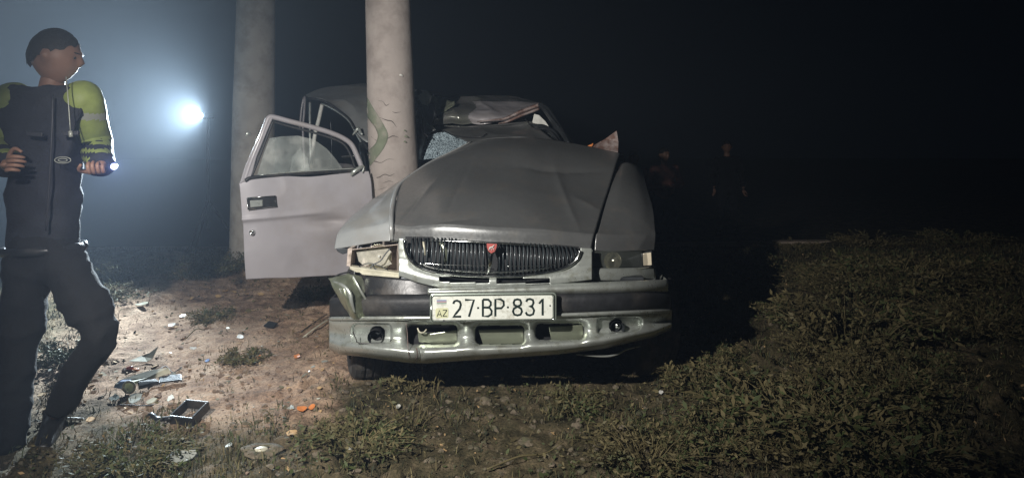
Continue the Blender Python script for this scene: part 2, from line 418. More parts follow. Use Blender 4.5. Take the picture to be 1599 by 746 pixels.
for c in cracks:
    mb = MB(); pts = [on_pole(x + random.uniform(-1, 1), y + random.uniform(-1.5, 1.5), .0006) for x, y in c]
    mb.tube(pts, [.0008] + [random.uniform(.0010, .0032) for _ in pts[2:]] + [.0007], n=5, spline=12)
    mb.out('crack', M['crack'], pm, smooth=True)
L = [(571, 150), (584, 172), (597, 192), (606, 211), (601, 228), (588, 246), (575, 262)]
R_ = [(570, 180), (578, 190), (586, 201), (590, 212), (586, 224), (578, 232), (572, 238)]
V = []
for (a, b), (c, d2) in zip(crs(L, 24), crs(R_, 24)):
    for s in np.linspace(0, 1, 6): V.append(on_pole(a + (c - a) * s, b + (d2 - b) * s, .002))
make('painted_mark', V, gridfaces(24, 6), M['pole_mark'], pm, solid=.001, label='grey-green chevron mark on the pole side')
# chipped spots of the pole
for (x, y, r) in ((626, 121, .012), (632, 205, .010), (634, 214, .016), (632, 222, .011)):
    mb = MB(); p = on_pole(x, y, .0); mb.tube([Vector(p) + Vector((-r, 0, 0)), Vector(p) + Vector((0, -.004, .004)), Vector(p) + Vector((r, 0, -.003))], [.003, r * .6, .003], n=7, spline=7)
    mb.out('chip', M['pole_mark'] if y > 150 else M['white'], pm, smooth=True)

# ================================================================== the wrecked car
car = thing('wrecked_car', (-.1, 4.3, .05), 'crushed silver saloon car with open front door, wrapped around a concrete pole', 'car')
def yb(px):                                                # how the front of the car bows back towards its corners
    t = (px - 775) / 268.
    return 3.46 + .05 * t * t + .26 * abs(t) ** 6
# hood
hood_rows = [
 [(611, 376, 3.64), (690, 375, 3.56), (770, 378, 3.53), (850, 383, 3.56), (923, 390, 3.62)],
 [(612, 352, 3.65), (690, 354, 3.57), (770, 358, 3.54), (850, 362, 3.57), (927, 368, 3.64)],
 [(615, 342, 3.70), (690, 344, 3.62), (770, 347, 3.60), (850, 351, 3.62), (930, 358, 3.70)],
 [(619, 315, 3.92), (695, 308, 3.90), (778, 306, 3.88), (862, 312, 3.90), (940, 325, 3.94)],
 [(628, 285, 4.22), (704, 268, 4.28), (790, 264, 4.32), (872, 272, 4.28), (950, 295, 4.22)],
 [(668, 256, 4.48), (728, 236, 4.60), (806, 232, 4.65), (884, 239, 4.62), (961, 259, 4.52)],
 [(735, 222, 4.74), (775, 217, 4.85), (828, 216, 4.92), (895, 224, 4.88), (968, 240, 4.74)]]
def hoodfn(g):
    px_ = 799.5 + g[:, :, 0] / g[:, :, 1] * F; py_ = EYE + (CAMH - g[:, :, 2]) * F / g[:, :, 1]
    for (x0, y0, x1, y1, w_, dp_) in ((625, 345, 705, 262, 5, .012), (700, 330, 742, 240, 4, -.007), (905, 360, 860, 245, 5, .010), (800, 262, 955, 268, 5, -.012), (940, 330, 890, 300, 5, .009), (640, 352, 760, 340, 4, -.006)):
        vx, vy = x1 - x0, y1 - y0; tt = np.clip(((px_ - x0) * vx + (py_ - y0) * vy) / (vx * vx + vy * vy), 0, 1)
        dd = np.hypot(px_ - x0 - tt * vx, py_ - y0 - tt * vy) + 2 * (vnoise(px_ / 9, py_ / 9, 4) - .5)
        g[:, :, 2] += dp_ * np.exp(-np.abs(dd) / w_) * np.sin(np.pi * np.clip(tt * .9 + .08, 0, 1))
    for (px, py, rad, dep) in ((655, 330, .10, .016), (700, 300, .16, -.018), (880, 300, .18, .018), (820, 250, .12, -.02)):
        d2 = (g[:, :, 0] - P(px, py, 4)[0]) ** 2 + ((g[:, :, 2] - P(px, py, 4)[2]) * 1.4) ** 2
        g[:, :, 2] -= dep * np.exp(-d2 / rad ** 2)
    return g
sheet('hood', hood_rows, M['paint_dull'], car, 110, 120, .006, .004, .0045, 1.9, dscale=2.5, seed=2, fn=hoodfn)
# raised crease running up the hood edge and its folded rear lip
mb = MB(); mb.tube([P(612, 374, 3.635), P(611, 350, 3.64), P(613, 322, 3.86), P(620, 296, 4.1), P(634, 280, 4.27), P(668, 255, 4.47), P(705, 237, 4.62), P(736, 221, 4.73)], [.009, .012, .014, .012, .008, .005, .005, .004], n=8, spline=40)
mb.out('hood_edge', M['paint'], car, smooth=True)
mb = MB(); mb.tube([P(611, 376, 3.632), P(690, 376, 3.552), P(770, 379, 3.522), P(850, 384, 3.552), P(923, 391, 3.612)], .0045, n=6, spline=30)
mb.out('hood_trim', M['chrome'], car, smooth=True)
# fenders
sheet('front_fender', [
 [(522, 390, 3.82), (552, 386, 3.76), (585, 380, 3.69), (609, 377, 3.645)],
 [(525, 373, 3.84), (554, 366, 3.77), (586, 358, 3.70), (610, 353, 3.655)],
 [(530, 362, 3.88), (557, 355, 3.81), (588, 347, 3.75), (613, 342, 3.705)],
 [(545, 343, 4.02), (566, 334, 3.98), (592, 322, 3.95), (617, 315, 3.925)],
 [(566, 324, 4.28), (584, 314, 4.26), (604, 303, 4.24), (626, 288, 4.225)],
 [(585, 310, 4.52), (598, 302, 4.52), (615, 290, 4.50), (640, 273, 4.42)]], M['paint'], car, 60, 70, .005, .006, .012, 3, dscale=4, seed=11, label='fender under the pole, dust covered')
sheet('front_fender', [
 [(929, 392, 3.63), (958, 393, 3.68), (996, 392, 3.76), (1022, 391, 3.84)],
 [(931, 369, 3.65), (960, 370, 3.70), (998, 370, 3.78), (1024, 370, 3.86)],
 [(935, 359, 3.70), (962, 360, 3.75), (999, 359, 3.83), (1023, 358, 3.92)],
 [(944, 325, 3.96), (967, 322, 3.98), (1000, 322, 4.04), (1019, 325, 4.12)],
 [(955, 290, 4.25), (972, 286, 4.27), (994, 287, 4.33), (1010, 293, 4.40)],
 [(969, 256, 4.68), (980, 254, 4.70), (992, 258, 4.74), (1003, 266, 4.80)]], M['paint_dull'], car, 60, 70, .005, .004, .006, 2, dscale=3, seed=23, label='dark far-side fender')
def Wp(p, Y2):      # the same X and Z pushed back to depth Y2, as world point
    x, y, z = P(*p); return (x, Y2, z)
# fender flanks (go back from the corners; wheel arches cut)
def flank(name, X, y0, y1, top, seed):
    nu, nv = 40, 16; V = []; keep = []
    for i in range(nv):
        for j in range(nu):
            u = j / (nu - 1); v = i / (nv - 1)
            y = y0 + (y1 - y0) * u; zt = top(u); z = .34 + (zt - .34) * v
            x = X(u) + .03 * math.sin(math.pi * v) * (1 if X(u) > 0 else -1)
            V.append((x, y, z)); keep.append(not ((y - (y0 + .42)) ** 2 + (z - .36) ** 2 < .36 ** 2))
    return make(name, V, gridfaces(nv, nu, keep), M['paint'], car, solid=.004)
flank('fender_flank', lambda u: -.80 + .0 * u, 3.86, 4.72, lambda u: .80 + .18 * u, 1)
flank('fender_flank', lambda u: .73 + .03 * u, 3.90, 4.75, lambda u: .80 + .25 * u, 2)

# nose panel round the grille
top_n = lambda x: np.interp(x, [610, 632, 770, 905, 1024], [372, 372, 376, 387, 391])
bot_n = lambda x: np.interp(x, [610, 626, 650, 690, 760, 860, 925, 1024], [430, 431, 440, 450, 448, 444, 436, 436])
gtop = lambda x: np.interp(x, [632, 700, 770, 840, 905], [372, 373, 377, 382, 388])
gbot = lambda x: np.interp(x, [630, 634, 640, 650, 665, 690, 730, 770, 810, 850, 875, 892, 902, 907], [374, 392, 405, 415, 422, 427.5, 431, 432, 431.5, 427, 421, 413, 403, 390])
def in_grille(x, y): return 631 < x < 906 and y < gbot(x)
def nose(side):
    nu, nv = 240, 44; V = []; keep = []
    x0, x1 = 623, 924
    for i in range(nv):
        for j in range(nu):
            x = x0 + (x1 - x0) * j / (nu - 1); v = i / (nv - 1)
            y = top_n(x) + (bot_n(x) - top_n(x)) * v
            Y = yb(x) + .055 - .03 * sstep(.5, .9, v) + .02 * abs(v - .5)
            slot = (686 < x < 763 and abs(y - (435.5 + (x - 686) * .022)) < 3.2) or (776 < x < 858 and abs(y - (438 - (x - 776) * .0)) < 3.0)
            k = not in_grille(x, y)
            if k and 631 < x < 906: Y += .02 * math.exp(-max(0, y - gbot(x)) / 3.)
            V.append(P(x, y, Y)); keep.append(k and not slot)
    return make('nose_panel', V, gridfaces(nv, nu, keep), M['silver'], car, solid=.004)
nose(0)
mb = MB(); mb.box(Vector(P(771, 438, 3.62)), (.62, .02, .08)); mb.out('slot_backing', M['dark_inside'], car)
# right-hand panel under the headlamp
sheet('headlamp_panel', [[(924, 419, 3.60), (975, 419, 3.66), (1022, 418, 3.78), Wp((1022, 418, 3.78), 4.0)] if False else [(924, 419, 3.60), (960, 419, 3.64), (1000, 418, 3.73), (1022, 417, 3.82)],
 [(924, 428, 3.58), (960, 429, 3.62), (1000, 428, 3.71), (1023, 426, 3.80)],
 [(924, 437, 3.58), (960, 438, 3.62), (1000, 437, 3.71), (1023, 435, 3.80)]], M['silver'], car, 20, 8)
# grille
gr = thing('x', (0, 0, 0), '', ''); bpy.data.objects.remove(gr)
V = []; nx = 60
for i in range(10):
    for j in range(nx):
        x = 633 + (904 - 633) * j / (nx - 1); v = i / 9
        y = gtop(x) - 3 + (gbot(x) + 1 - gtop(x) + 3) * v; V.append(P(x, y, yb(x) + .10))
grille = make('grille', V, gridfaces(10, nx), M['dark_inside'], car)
xs = np.arange(641, 900, 6.3)
for k, x in enumerate(xs):
    if abs(x - 767) < 7: continue
    a, b_ = gtop(x) - 2, gbot(x) - 4.5
    if b_ - a < 7: continue
    curve = (x - 769) * .020
    Yg = yb(x) + .055 + random.uniform(-.004, .004)
    lean = random.uniform(-.8, .8) + (2.5 if 672 < x < 700 else 0)
    pts = [P(x - curve + lean, a, Yg + .03), P(x - curve * .4 + lean * .5, (a + b_) / 2, Yg + .004), P(x, b_ - 3, Yg - .004), P(x, b_, Yg + .01)]
    mb = MB(); mb.tube(pts, .0033, n=6, spline=10, flat=2.6)
    mb.out('slat', M['slat_metal'], grille, smooth=True)
mb = MB(); mb.tube([P(660, 411, yb(660) + .05), P(700, 413.5, yb(700) + .045), P(762, 414.5, yb(762) + .045)], .0018, n=6, spline=20)
mb.tube([P(790, 415.5, yb(790) + .045), P(840, 415, yb(840) + .045), P(872, 412, yb(872) + .045)], .0018, n=6, spline=20)
mb.out('slat_highlight', M['chrome'], grille, smooth=True)  # chrome line put in for the row of highlights on the slat ends
rim = [(631.5, 375), (634, 391), (640, 404.5), (650, 414.5), (665, 421.5), (690, 427), (730, 430.5), (770, 431.5), (810, 431), (850, 426.5), (875, 420.5), (892, 412.5), (902, 402.5), (906, 391)]
mb = MB(); mb.tube([P(x, y, yb(x) + .045) for x, y in rim], .0085, n=8, spline=80); mb.out('grille_surround', M['chrome'], car, smooth=True)
rim2 = [(655, 411), (680, 419), (730, 423.5), (768, 424.5), (810, 423), (860, 417)]
mb = MB(); mb.tube([P(x, y, yb(x) + .05) for x, y in rim2], .006, n=8, spline=60); mb.out('grille_trim', M['chrome'], grille, smooth=True)
# spine and emblem
mb = MB(); mb.tube([P(767, 393, 3.475), P(766, 403, 3.47), P(765, 414, 3.475), P(762, 427, 3.495)], [.014, .011, .010, .006], n=8, spline=14, flat=.7); mb.out('grille_spine', M['chrome'], grille, smooth=True)
em = MB(); em.prism(PL([(758, 378), (778, 379), (777, 387), (774, 394), (767, 398), (761, 393), (758.5, 386)], 3.462), (0, .012, 0)); em = em.out('emblem', M['chrome'], car, bevel=.002)
e2 = MB(); e2.prism(PL([(760, 380), (776, 381), (775, 387), (772.5, 392.5), (767, 395.5), (762.5, 392), (760.3, 386)], 3.458), (0, .006, 0)); e2.out('emblem_field', M['red'], em)
e3 = MB(); e3.tube([P(763.5, 391, 3.455), P(765, 386.5, 3.454), P(769, 385.5, 3.454), P(772, 382, 3.455)], [.0015, .003, .003, .0012], n=6, spline=10)
e3.tube([P(769, 386, 3.455), P(771.5, 390.5, 3.455)], .0014, n=5); e3.tube([P(766, 386, 3.455), P(768, 391.5, 3.455)], .0014, n=5); e3.out('emblem_animal', M['white'], em, smooth=True)
# thing seen behind the slats
mb = MB(); mb.tube([P(661, 377, 3.53), P(664, 398, 3.53)], .005, n=6); mb.out('broken_slat', M['pale'], grille, smooth=True); mb = MB(); mb.tube([P(688, 378, 3.55), P(695, 392, 3.54), P(697, 410, 3.55)], [.01, .014, .008], n=8, spline=10); mb.out('bent_bracket', M['olive_metal'], grille, smooth=True)

# left headlamp housing, lens gone
hl = MB()
def frame_strip(pts, Yf, Yb_, m_i=0): pass
HB = [(549, 389), (622, 381), (624, 428), (545, 416)]
hb = MB()
Yf = 3.66
# back wall and four walls of a open box
inner = PL([(553, 391), (619, 384), (620, 422), (551, 413)], 3.80)
outer = PL(HB, Yf)
V = outer + inner
hb.add(V, [(0, 1, 5, 4), (1, 2, 6, 5), (2, 3, 7, 6), (3, 0, 4, 7), (4, 5, 6, 7)])
lamp_l = hb.out('headlamp', M['cream'], car, solid=.004, label='headlamp housing with its lens torn off')
mb = MB(); c = P(592, 401, 3.72)
rings = [(1.0, -.01), (.98, -.004), (.86, .012), (.6, .03), (.3, .042), (.12, .044)]
mb.disc(c, .064, 0, 28, rings=rings); mb.out('reflector', M['reflector'], lamp_l, smooth=True, solid=.002)
mb = MB(); mb.tube([P(592, 401, 3.76), P(592, 400, 3.69)], [.010, .006], n=8); mb.out('bulb', M['white'], lamp_l, smooth=True)
mb = MB(); mb.tube([P(611, 386, 3.67), P(602, 396, 3.66), P(594, 407, 3.65), P(583, 413, 3.645), P(578, 420, 3.64), P(576, 432, 3.64)], .0032, n=6, spline=20)
mb.tube([P(560, 416, 3.65), P(575, 411, 3.645), P(590, 414, 3.64), P(606, 421, 3.64)], .0025, n=6, spline=16)
mb.tube([P(583, 413, 3.645), P(586, 420, 3.63), P(598, 424, 3.63)], .0028, n=6, spline=12); mb.out('loose_wire', M['dark_metal'], lamp_l, smooth=True)
mb = MB(); mb.box(P(563, 396, 3.78), (.03, .03, .022)); mb.box(P(564, 391, 3.77), (.015, .03, .04)); mb.box(P(561, 408, 3.79), (.02, .02, .03)); mb.out('connector', M['dark_metal'], lamp_l, bevel=.003)
mb = MB(); mb.prism(PL([(556, 391), (584, 387), (604, 386), (612, 394), (606, 404), (612, 412), (598, 417), (578, 412), (570, 416), (560, 408)], 3.70), (0, .006, 0)); mb.out('broken_lens', M['cloudy'], lamp_l)
# rails round the housing
mb = MB(); mb.prism(PL([(546, 416), (624, 426), (625, 431), (556, 425), (546, 420)], 3.62), (0, .05, 0)); mb.prism(PL([(560, 424), (624, 431), (623, 434), (566, 429)], 3.61), (0, .04, 0)); mb.out('lamp_rail', M['pale'], car, bevel=.002)
mb = MB(); mb.prism(PL([(543, 388), (550, 387), (547, 416), (541, 415)], 3.66), (0, .12, 0)); mb.out('lamp_side_rail', M['cream'], car, bevel=.002)
mb = MB(); mb.prism(PL([(621, 379), (630, 373), (634, 396), (642, 410), (655, 421), (664, 427), (664, 433), (640, 434), (624, 430)], 3.585), (0, .05, 0)); mb.out('grille_wing', M['silver'], car, bevel=.006)
for (x, y) in ((622.5, 411), (621.5, 423), (623, 388)):
    mb = MB(); mb.disc(P(x + 3, y, 3.582), .0055, 0, 10, rings=((1, 0),)); mb.out('screw_hole', M['crack'], car)
mb = MB(); mb.prism(PL([(524, 388), (546, 386), (545, 394), (535, 397), (527, 393)], 3.80), (0, .1, 0)); mb.out('torn_fender_corner', M['dark_metal'], car, bevel=.003)

# dangling lamp shell in front of the left corner
dl = sheet('torn_lamp_shell', [
 [(514, 438, 3.60), (530, 432, 3.58), (552, 430, 3.57), (566, 436, 3.60)],
 [(520, 446, 3.56), (536, 448, 3.52), (556, 450, 3.54), (572, 456, 3.60)],
 [(530, 464, 3.55), (543, 468, 3.50), (560, 468, 3.54), (577, 472, 3.60)],
 [(541, 484, 3.56), (552, 486, 3.51), (566, 484, 3.54), (580, 484, 3.60)],
 [(550, 495, 3.58), (558, 497, 3.54), (568, 496, 3.55), (579, 490, 3.60)]], M['olive_metal'], car, 34, 40, .006, .006, .014, 12, dscale=14, seed=6, label='torn greenish metal lamp shell hanging down')
mb = MB(); mb.tube([P(520, 439, 3.56), P(536, 446, 3.50), P(546, 458, 3.48), P(549, 472, 3.48), P(554, 488, 3.50)], [.004, .009, .011, .009, .004], n=8, spline=24, flat=.5); mb.out('shell_ridge', M['silver'], dl, smooth=True)
mb = MB(); mb.tube([P(551, 431, 3.55), P(559, 446, 3.53), P(568, 462, 3.53), P(579, 480, 3.56)], .006, n=8, spline=20, flat=.6); mb.out('shell_edge', M['silver'], dl, smooth=True)
mb = MB(); mb.tube([P(530, 450, 3.50), P(540, 454, 3.49), P(546, 464, 3.49), P(541, 469, 3.50), P(534, 459, 3.50), P(530, 450, 3.50)], .0022, n=6, spline=24); mb.out('shell_moulding', M['silver'], dl, smooth=True)
sheet('torn_lamp_backing', [
 [(552, 431, 3.60), (562, 430, 3.62), (574, 436, 3.64)], [(558, 446, 3.61), (570, 445, 3.63), (582, 448, 3.65)],
 [(568, 466, 3.62), (577, 466, 3.63), (583, 466, 3.65)], [(578, 486, 3.62), (580, 486, 3.63), (582, 484, 3.65)]], M['black_plastic'], car, 12, 16, .006, .01, seed=9)
mb = MB(); mb.tube([P(520, 434, 3.66), P(530, 428, 3.68), P(545, 424, 3.70), P(552, 418, 3.70)], .004, n=6, spline=14); mb.tube([P(545, 424, 3.68), P(556, 430, 3.66), P(566, 430, 3.66)], .003, n=6, spline=10); mb.out('torn_wiring', M['black_rubber'], car, smooth=True)

# far-side headlamp
mb = MB(); mb.prism(PL([(926, 392), (1018, 392), (1016, 418), (926, 420)], 3.80), (0, .05, 0)); hr = mb.out('headlamp', M['dark_metal'], car, label='rectangular far-side headlamp, still glazed')
sheet('lens', [[(927, 392, 3.62), (960, 392, 3.66), (1002, 392, 3.75)], [(927, 405, 3.61), (960, 405, 3.65), (1002, 405, 3.74)], [(927, 418, 3.62), (960, 419, 3.66), (1002, 417, 3.75)]], M['lens'], hr, 16, 8, .004)
mb = MB(); mb.disc(P(955, 405, 3.74), .045, 0, 24, rings=((1, -.04), (.8, 0), (.4, .02), (.1, .025))); mb.out('reflector', M['reflector'], hr, smooth=True)
mb = MB(); mb.prism(PL([(1004, 396), (1017, 394), (1018, 414), (1005, 415)], 3.79), (0, .03, 0)); mb.out('corner_indicator', M['amber'], hr, bevel=.003)
mb = MB(); mb.tube([P(924, 390, 3.60), P(925, 420, 3.60), P(965, 420.5, 3.645), P(1004, 419, 3.735), P(1020, 417, 3.80)], .0045, n=6); mb.out('lamp_trim', M['silver'], hr, smooth=True)

# bumper: upper silver strip, rubber band, lower apron
def band(name, y0, y1, m, xr, push, prof, nv=10, nu=140, wrapL=True, wrapR=True, label=None, wob=0.):
    V = []; xs = list(np.linspace(xr[0], xr[1], nu))
    cols = []
    if wrapL: cols += [('L', s) for s in (.55, .35, .18, .07)]
    cols += [('m', x) for x in xs]
    if wrapR: cols += [('R', s) for s in (.07, .18, .35, .55)]
    for i in range(nv):
        v = i / (nv - 1)
        for t, s in cols:
            x = s if t == 'm' else (xs[0] if t == 'L' else xs[-1])
            ya, yb_ = y0(x), y1(x); y = ya + (yb_ - ya) * v
            Y = yb(x) + push + prof(v) + wob * math.sin(x * .05)
            p = P(x, y, Y)
            if t != 'm': p = (p[0] * (1 + .02 * s), p[1] + s, p[2])
            V.append(p)
    return make(name, V, gridfaces(nv, len(cols)), m, car, solid=.005, label=label)
fi = lambda *pts: (lambda x: float(np.interp(x, [p[0] for p in pts], [p[1] for p in pts])))
band('bumper_top', fi((690, 451), (760, 449), (860, 444), (1045, 437)), fi((690, 460), (870, 459), (1048, 456)), M['silver'], (668, 1042), .0, lambda v: .035 * (2 * v - 1) ** 2 - .015, wrapL=False)
band('bumper_crash_panel', fi((575, 431), (640, 436), (690, 449)), fi((575, 462), (690, 461)), M['black_plastic'], (562, 676), .03, lambda v: .03 * (1 - v), wrapL=False, wrapR=False, label='scuffed black plastic behind the missing lamp')
band('rubber_band', fi((516, 466), (575, 461), (670, 459), (870, 458), (1048, 454)), fi((516, 496), (670, 495), (870, 491), (1048, 484)), M['black_rubber'], (516, 1046), -.012, lambda v: .05 * abs(2 * v - 1) ** 4)
band('bumper_chrome_line', fi((516, 495), (670, 494), (870, 490), (1048, 483)), fi((516, 499), (670, 498), (870, 493.5), (1048, 487)), M['silver'], (515, 1048), -.016, lambda v: .012 * abs(2 * v - 1) ** 2, nv=5)
atop = fi((516, 498), (670, 497), (870, 492.5), (1048, 486)); abot = fi((516, 545), (532, 552), (570, 556), (597, 560), (640, 565), (665, 566), (720, 562), (780, 558), (870, 552), (943, 543), (985, 533), (1020, 525), (1048, 513))
def rr(x, y, x0, x1, y0, y1, r=6):      # signed distance of a rounded rectangle
    cx, cy = (x0 + x1) / 2, (y0 + y1) / 2; hx, hy = (x1 - x0) / 2 - r, (y1 - y0) / 2 - r
    qx, qy = abs(x - cx) - hx, abs(y - cy) - hy
    return math.hypot(max(qx, 0), max(qy, 0)) + min(max(qx, qy), 0) - r
HO = [(637, 714, 507, 537), (743, 818, 508, 537), (837, 911, 505, 530)]
nu, nv = 420, 70; V = []; keep = []
xs = np.linspace(515, 1048, nu)
cols = [(515, s) for s in (.35, .2, .1, .04)] + [(x, 0) for x in xs] + [(1048, s) for s in (.04, .1, .2, .35)]
for i in range(nv):
    v = i / (nv - 1)
    for x, s in cols:
        y = atop(x) + (abot(x) - atop(x)) * v
        Y = yb(x) + .012 + .035 * math.exp(-((v - .42) / .2) ** 2) - .03 * math.exp(-((v - .76) / .13) ** 2) + .07 * max(0, (v - .86) / .14) ** 2
        kp = True
        for h in HO:
            dd = rr(x, y, *h, r=7)
            Y += .05 * math.exp(-max(dd, 0) / 4.0) ; kp = kp and dd > .6
        dd = rr(x, y, 549, 613, 503, 537, 9)
        if dd < 0: Y += .028 * min(1, -dd / 2.)
        if math.hypot(x - 590, y - 520) < 11.5: kp = False
        dd = rr(x, y, 931, 1003 - max(0, (y - 508)) * .8, 494 - (x - 931) * .02, 523 - (x - 931) * .06, 7)
        if dd < 0: Y += .028 * min(1, -dd / 2.)
        if math.hypot(x - 962, y - 508) < 10.5: kp = False
        Y += .02 * math.exp(-((x - 655) / 5.) ** 2) * v       # the split where it is rusty
        p = P(x, y, Y)
        if s: p = (p[0], p[1] + s, p[2])
        V.append(p); keep.append(kp)
bl = make('bumper_apron', V, gridfaces(nv, len(cols), keep), M['silver'], car, solid=.004, label='lower bumper with three slots and a rusty split')
mb = MB(); mb.tube([P(634, 505, 3.475), P(636, 520, 3.49), P(637, 540, 3.45), P(639, 560, 3.46)], .0018, n=5, spline=14); mb.tube([P(650, 543, 3.445), P(652, 552, 3.447), P(649, 562, 3.49)], .0022, n=5, spline=10); mb.out('rust_streak', M['rust'], bl, smooth=True)
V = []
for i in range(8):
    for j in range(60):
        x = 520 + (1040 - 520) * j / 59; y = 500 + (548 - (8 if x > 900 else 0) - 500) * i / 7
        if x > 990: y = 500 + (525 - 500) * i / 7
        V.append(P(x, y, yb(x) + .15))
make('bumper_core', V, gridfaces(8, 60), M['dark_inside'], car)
for pts in ([(652, 516), (672, 521), (713, 515), (714, 536), (676, 536), (654, 534)], [(747, 515), (817, 513), (818, 536), (754, 537)], [(857, 510), (910, 507), (911, 530), (861, 532)]):
    mb = MB(); mb.prism(PL(pts, yb(770) + .085), (0, .01, 0)); mb.out('beam_plate', M['olive_metal'], bl, bevel=.002)
mb = MB(); mb.tube([P(652, 512, 3.52), P(655, 518, 3.51), P(661, 519, 3.51), P(666, 514, 3.52)], .004, n=6, spline=12); mb.out('tow_hook', M['pale'], bl, smooth=True)
mb = MB(); mb.disc(P(590, 520, 3.62), .036, 0, 20, rings=((1, -.08), (1, 0), (.5, .01))); mb.out('fog_lamp_hole', M['dark_inside'], bl, smooth=True)
mb = MB(); mb.tube([P(586, 518, 3.58), P(591, 521, 3.57), P(595, 518, 3.58)], .005, n=6); mb.out('fog_lamp_bracket', M['dark_metal'], bl)
mb = MB(); mb.tube([P(551, 517, 3.535), P(556, 529, 3.53), P(562, 535, 3.53), P(604, 536, 3.53), P(611, 530, 3.53)], .0028, n=6, spline=26); mb.out('fog_recess_edge', M['black_plastic'], bl, smooth=True)
mb = MB(); mb.disc(P(962, 508, 3.60), .034, 0, 20, rings=((1, -.05), (.95, -.03), (.7, -.015), (.4, -.005))); mb.out('fog_lamp', M['dark_metal'], bl, smooth=True)
def ball(mb, c, r, n=10, mi=0, sq=(1, 1, 1), noise_=0, seed=0, rot=None):
    V = []; c = Vector(c)
    for i in range(n + 1):
        th = math.pi * i / n
        for k in range(n * 2):
            ph = math.pi * k / n
            d = Vector((math.sin(th) * math.cos(ph), math.sin(th) * math.sin(ph), math.cos(th)))
            f = 1 + noise_ * (math.sin(d.x * 3.1 + seed) * math.sin(d.y * 4.3 + seed * 1.7) + .6 * math.sin(d.z * 6.1 + seed * 2.3 + d.x * 5))
            q = Vector((d.x * sq[0], d.y * sq[1], d.z * sq[2])) * r * f
            if rot: q = rot @ q
            V.append(c + q)
    m_ = n * 2
    mb.add(V, [(i * m_ + k, i * m_ + (k + 1) % m_, (i + 1) * m_ + (k + 1) % m_, (i + 1) * m_ + k) for i in range(n) for k in range(m_)], mi)
mb = MB(); ball(mb, P(964, 508, 3.575), .018, 8); mb.out('fog_lamp_bulb', M['chrome'], bl, smooth=True)
# loose lower lip under the apron on the far side
mb = MB(); mb.tube([P(900, 553, 3.56), P(940, 556, 3.60), P(962, 553, 3.62), P(978, 545, 3.66), P(1000, 540, 3.74)], [.003, .006, .006, .005, .003], n=6, spline=26); mb.out('hanging_lip', M['silver'], car, smooth=True)

# number plate
Yp = 3.405
def rrect(x0, x1, y0l, y1l, y0r, y1r, r, n=5):
    pts = []
    for (cx, cy, a0) in ((x0 + r, y0l + r, 180), (x1 - r, y0r + r, 270), (x1 - r, y1r - r, 0), (x0 + r, y1l - r, 90)):
        for k in range(n + 1):
            a = math.radians(a0 + 90 * k / n); pts.append((cx + r * math.cos(a), cy + r * math.sin(a)))
    return pts
mb = MB(); mb.prism(PL(rrect(671, 869, 459, 503.5, 457, 501, 5), Yp), (0, .016, 0)); plate = mb.out('number_plate', M['plate_frame'], car, bevel=.003, label='white number plate reading 27-BP-831')
mb = MB(); mb.prism(PL(rrect(675.5, 863, 463, 499.5, 461, 497, 3), Yp - .004), (0, .003, 0)); mb.out('plate_face', M['plate_white'], plate)
mb = MB(); op = rrect(673.5, 865.5, 461, 501.5, 459, 499, 4); mb.tube(PL(op + op[:1], Yp - .003), .0022, n=6); mb.out('plate_rim', M['chrome'], plate, smooth=True)
GL = {'2': [[(.06, .2), (.2, .04), (.5, 0), (.85, .07), (.97, .26), (.85, .5), (.4, .8), (0, 1), (1, 1)]],
      '7': [[(0, 0), (1, 0), (.45, 1)]],
      'B': [[(0, 0), (0, 1), (.6, 1), (.95, .88), (.98, .68), (.75, .49), (.1, .47), (.65, .47), (.88, .33), (.88, .15), (.6, 0), (0, 0)]],
      'P': [[(0, 1), (0, 0), (.6, 0), (.95, .12), (.98, .36), (.7, .52), (0, .53)]],
      '8': [[(.5, .45), (.15, .36), (.08, .2), (.2, .04), (.5, 0), (.8, .04), (.92, .2), (.85, .36), (.5, .45), (.1, .58), (0, .76), (.15, .95), (.5, 1), (.85, .95), (1, .76), (.9, .58), (.5, .45)]],
      '3': [[(.05, .17), (.2, .03), (.5, 0), (.85, .06), (.93, .24), (.8, .4), (.4, .46), (.8, .5), (1, .7), (.88, .93), (.5, 1), (.15, .96), (0, .8)]],
      '1': [[(.0, .3), (.6, 0), (.6, 1)]], '-': [[(0, .5), (1, .5)]],
      'A': [[(0, 1), (.5, 0), (1, 1)], [(.2, .68), (.8, .68)]], 'Z': [[(0, 0), (1, 0)], [(1, 0), (0, 1)], [(0, 1), (1, 1)]]}
def glyph(ch, x0, x1, y0, y1, r=.0052, name='character', m='ink', slant=0):
    mb = MB()
    for st in GL[ch]:
        mb.tube([P(x0 + a * (x1 - x0), y0 + b * (y1 - y0), Yp - .0045) for a, b in st], r, n=8, flat=.3)
    mb.out(name, M[m], plate, smooth=False)
for ch, a, b_, y0, y1 in (('2', 707, 720, 469, 494), ('7', 726, 740, 468, 494), ('B', 754, 768, 467.5, 493.5), ('P', 773.5, 787, 467, 493.5),
                          ('8', 801, 815, 467, 492), ('3', 821, 834, 466.5, 492), ('1', 842, 851, 466, 492)):
    glyph(ch, a, b_, y0, y1)
glyph('-', 745, 748, 470, 491, .0045, 'separator'); glyph('-', 791.5, 794.5, 469, 490, .0045, 'separator')
mb = MB(); mb.prism(PL(rrect(680, 700, 481, 496.5, 480.5, 496, 2.5), Yp - .0055), (0, .003, 0)); mb.out('sticker', M['sticker'], plate)
Yp2 = Yp; Yp = Yp - .002
glyph('A', 682.5, 689.5, 484, 494, .0019); glyph('Z', 691.5, 698, 484, 493.5, .0019)
Yp = Yp2
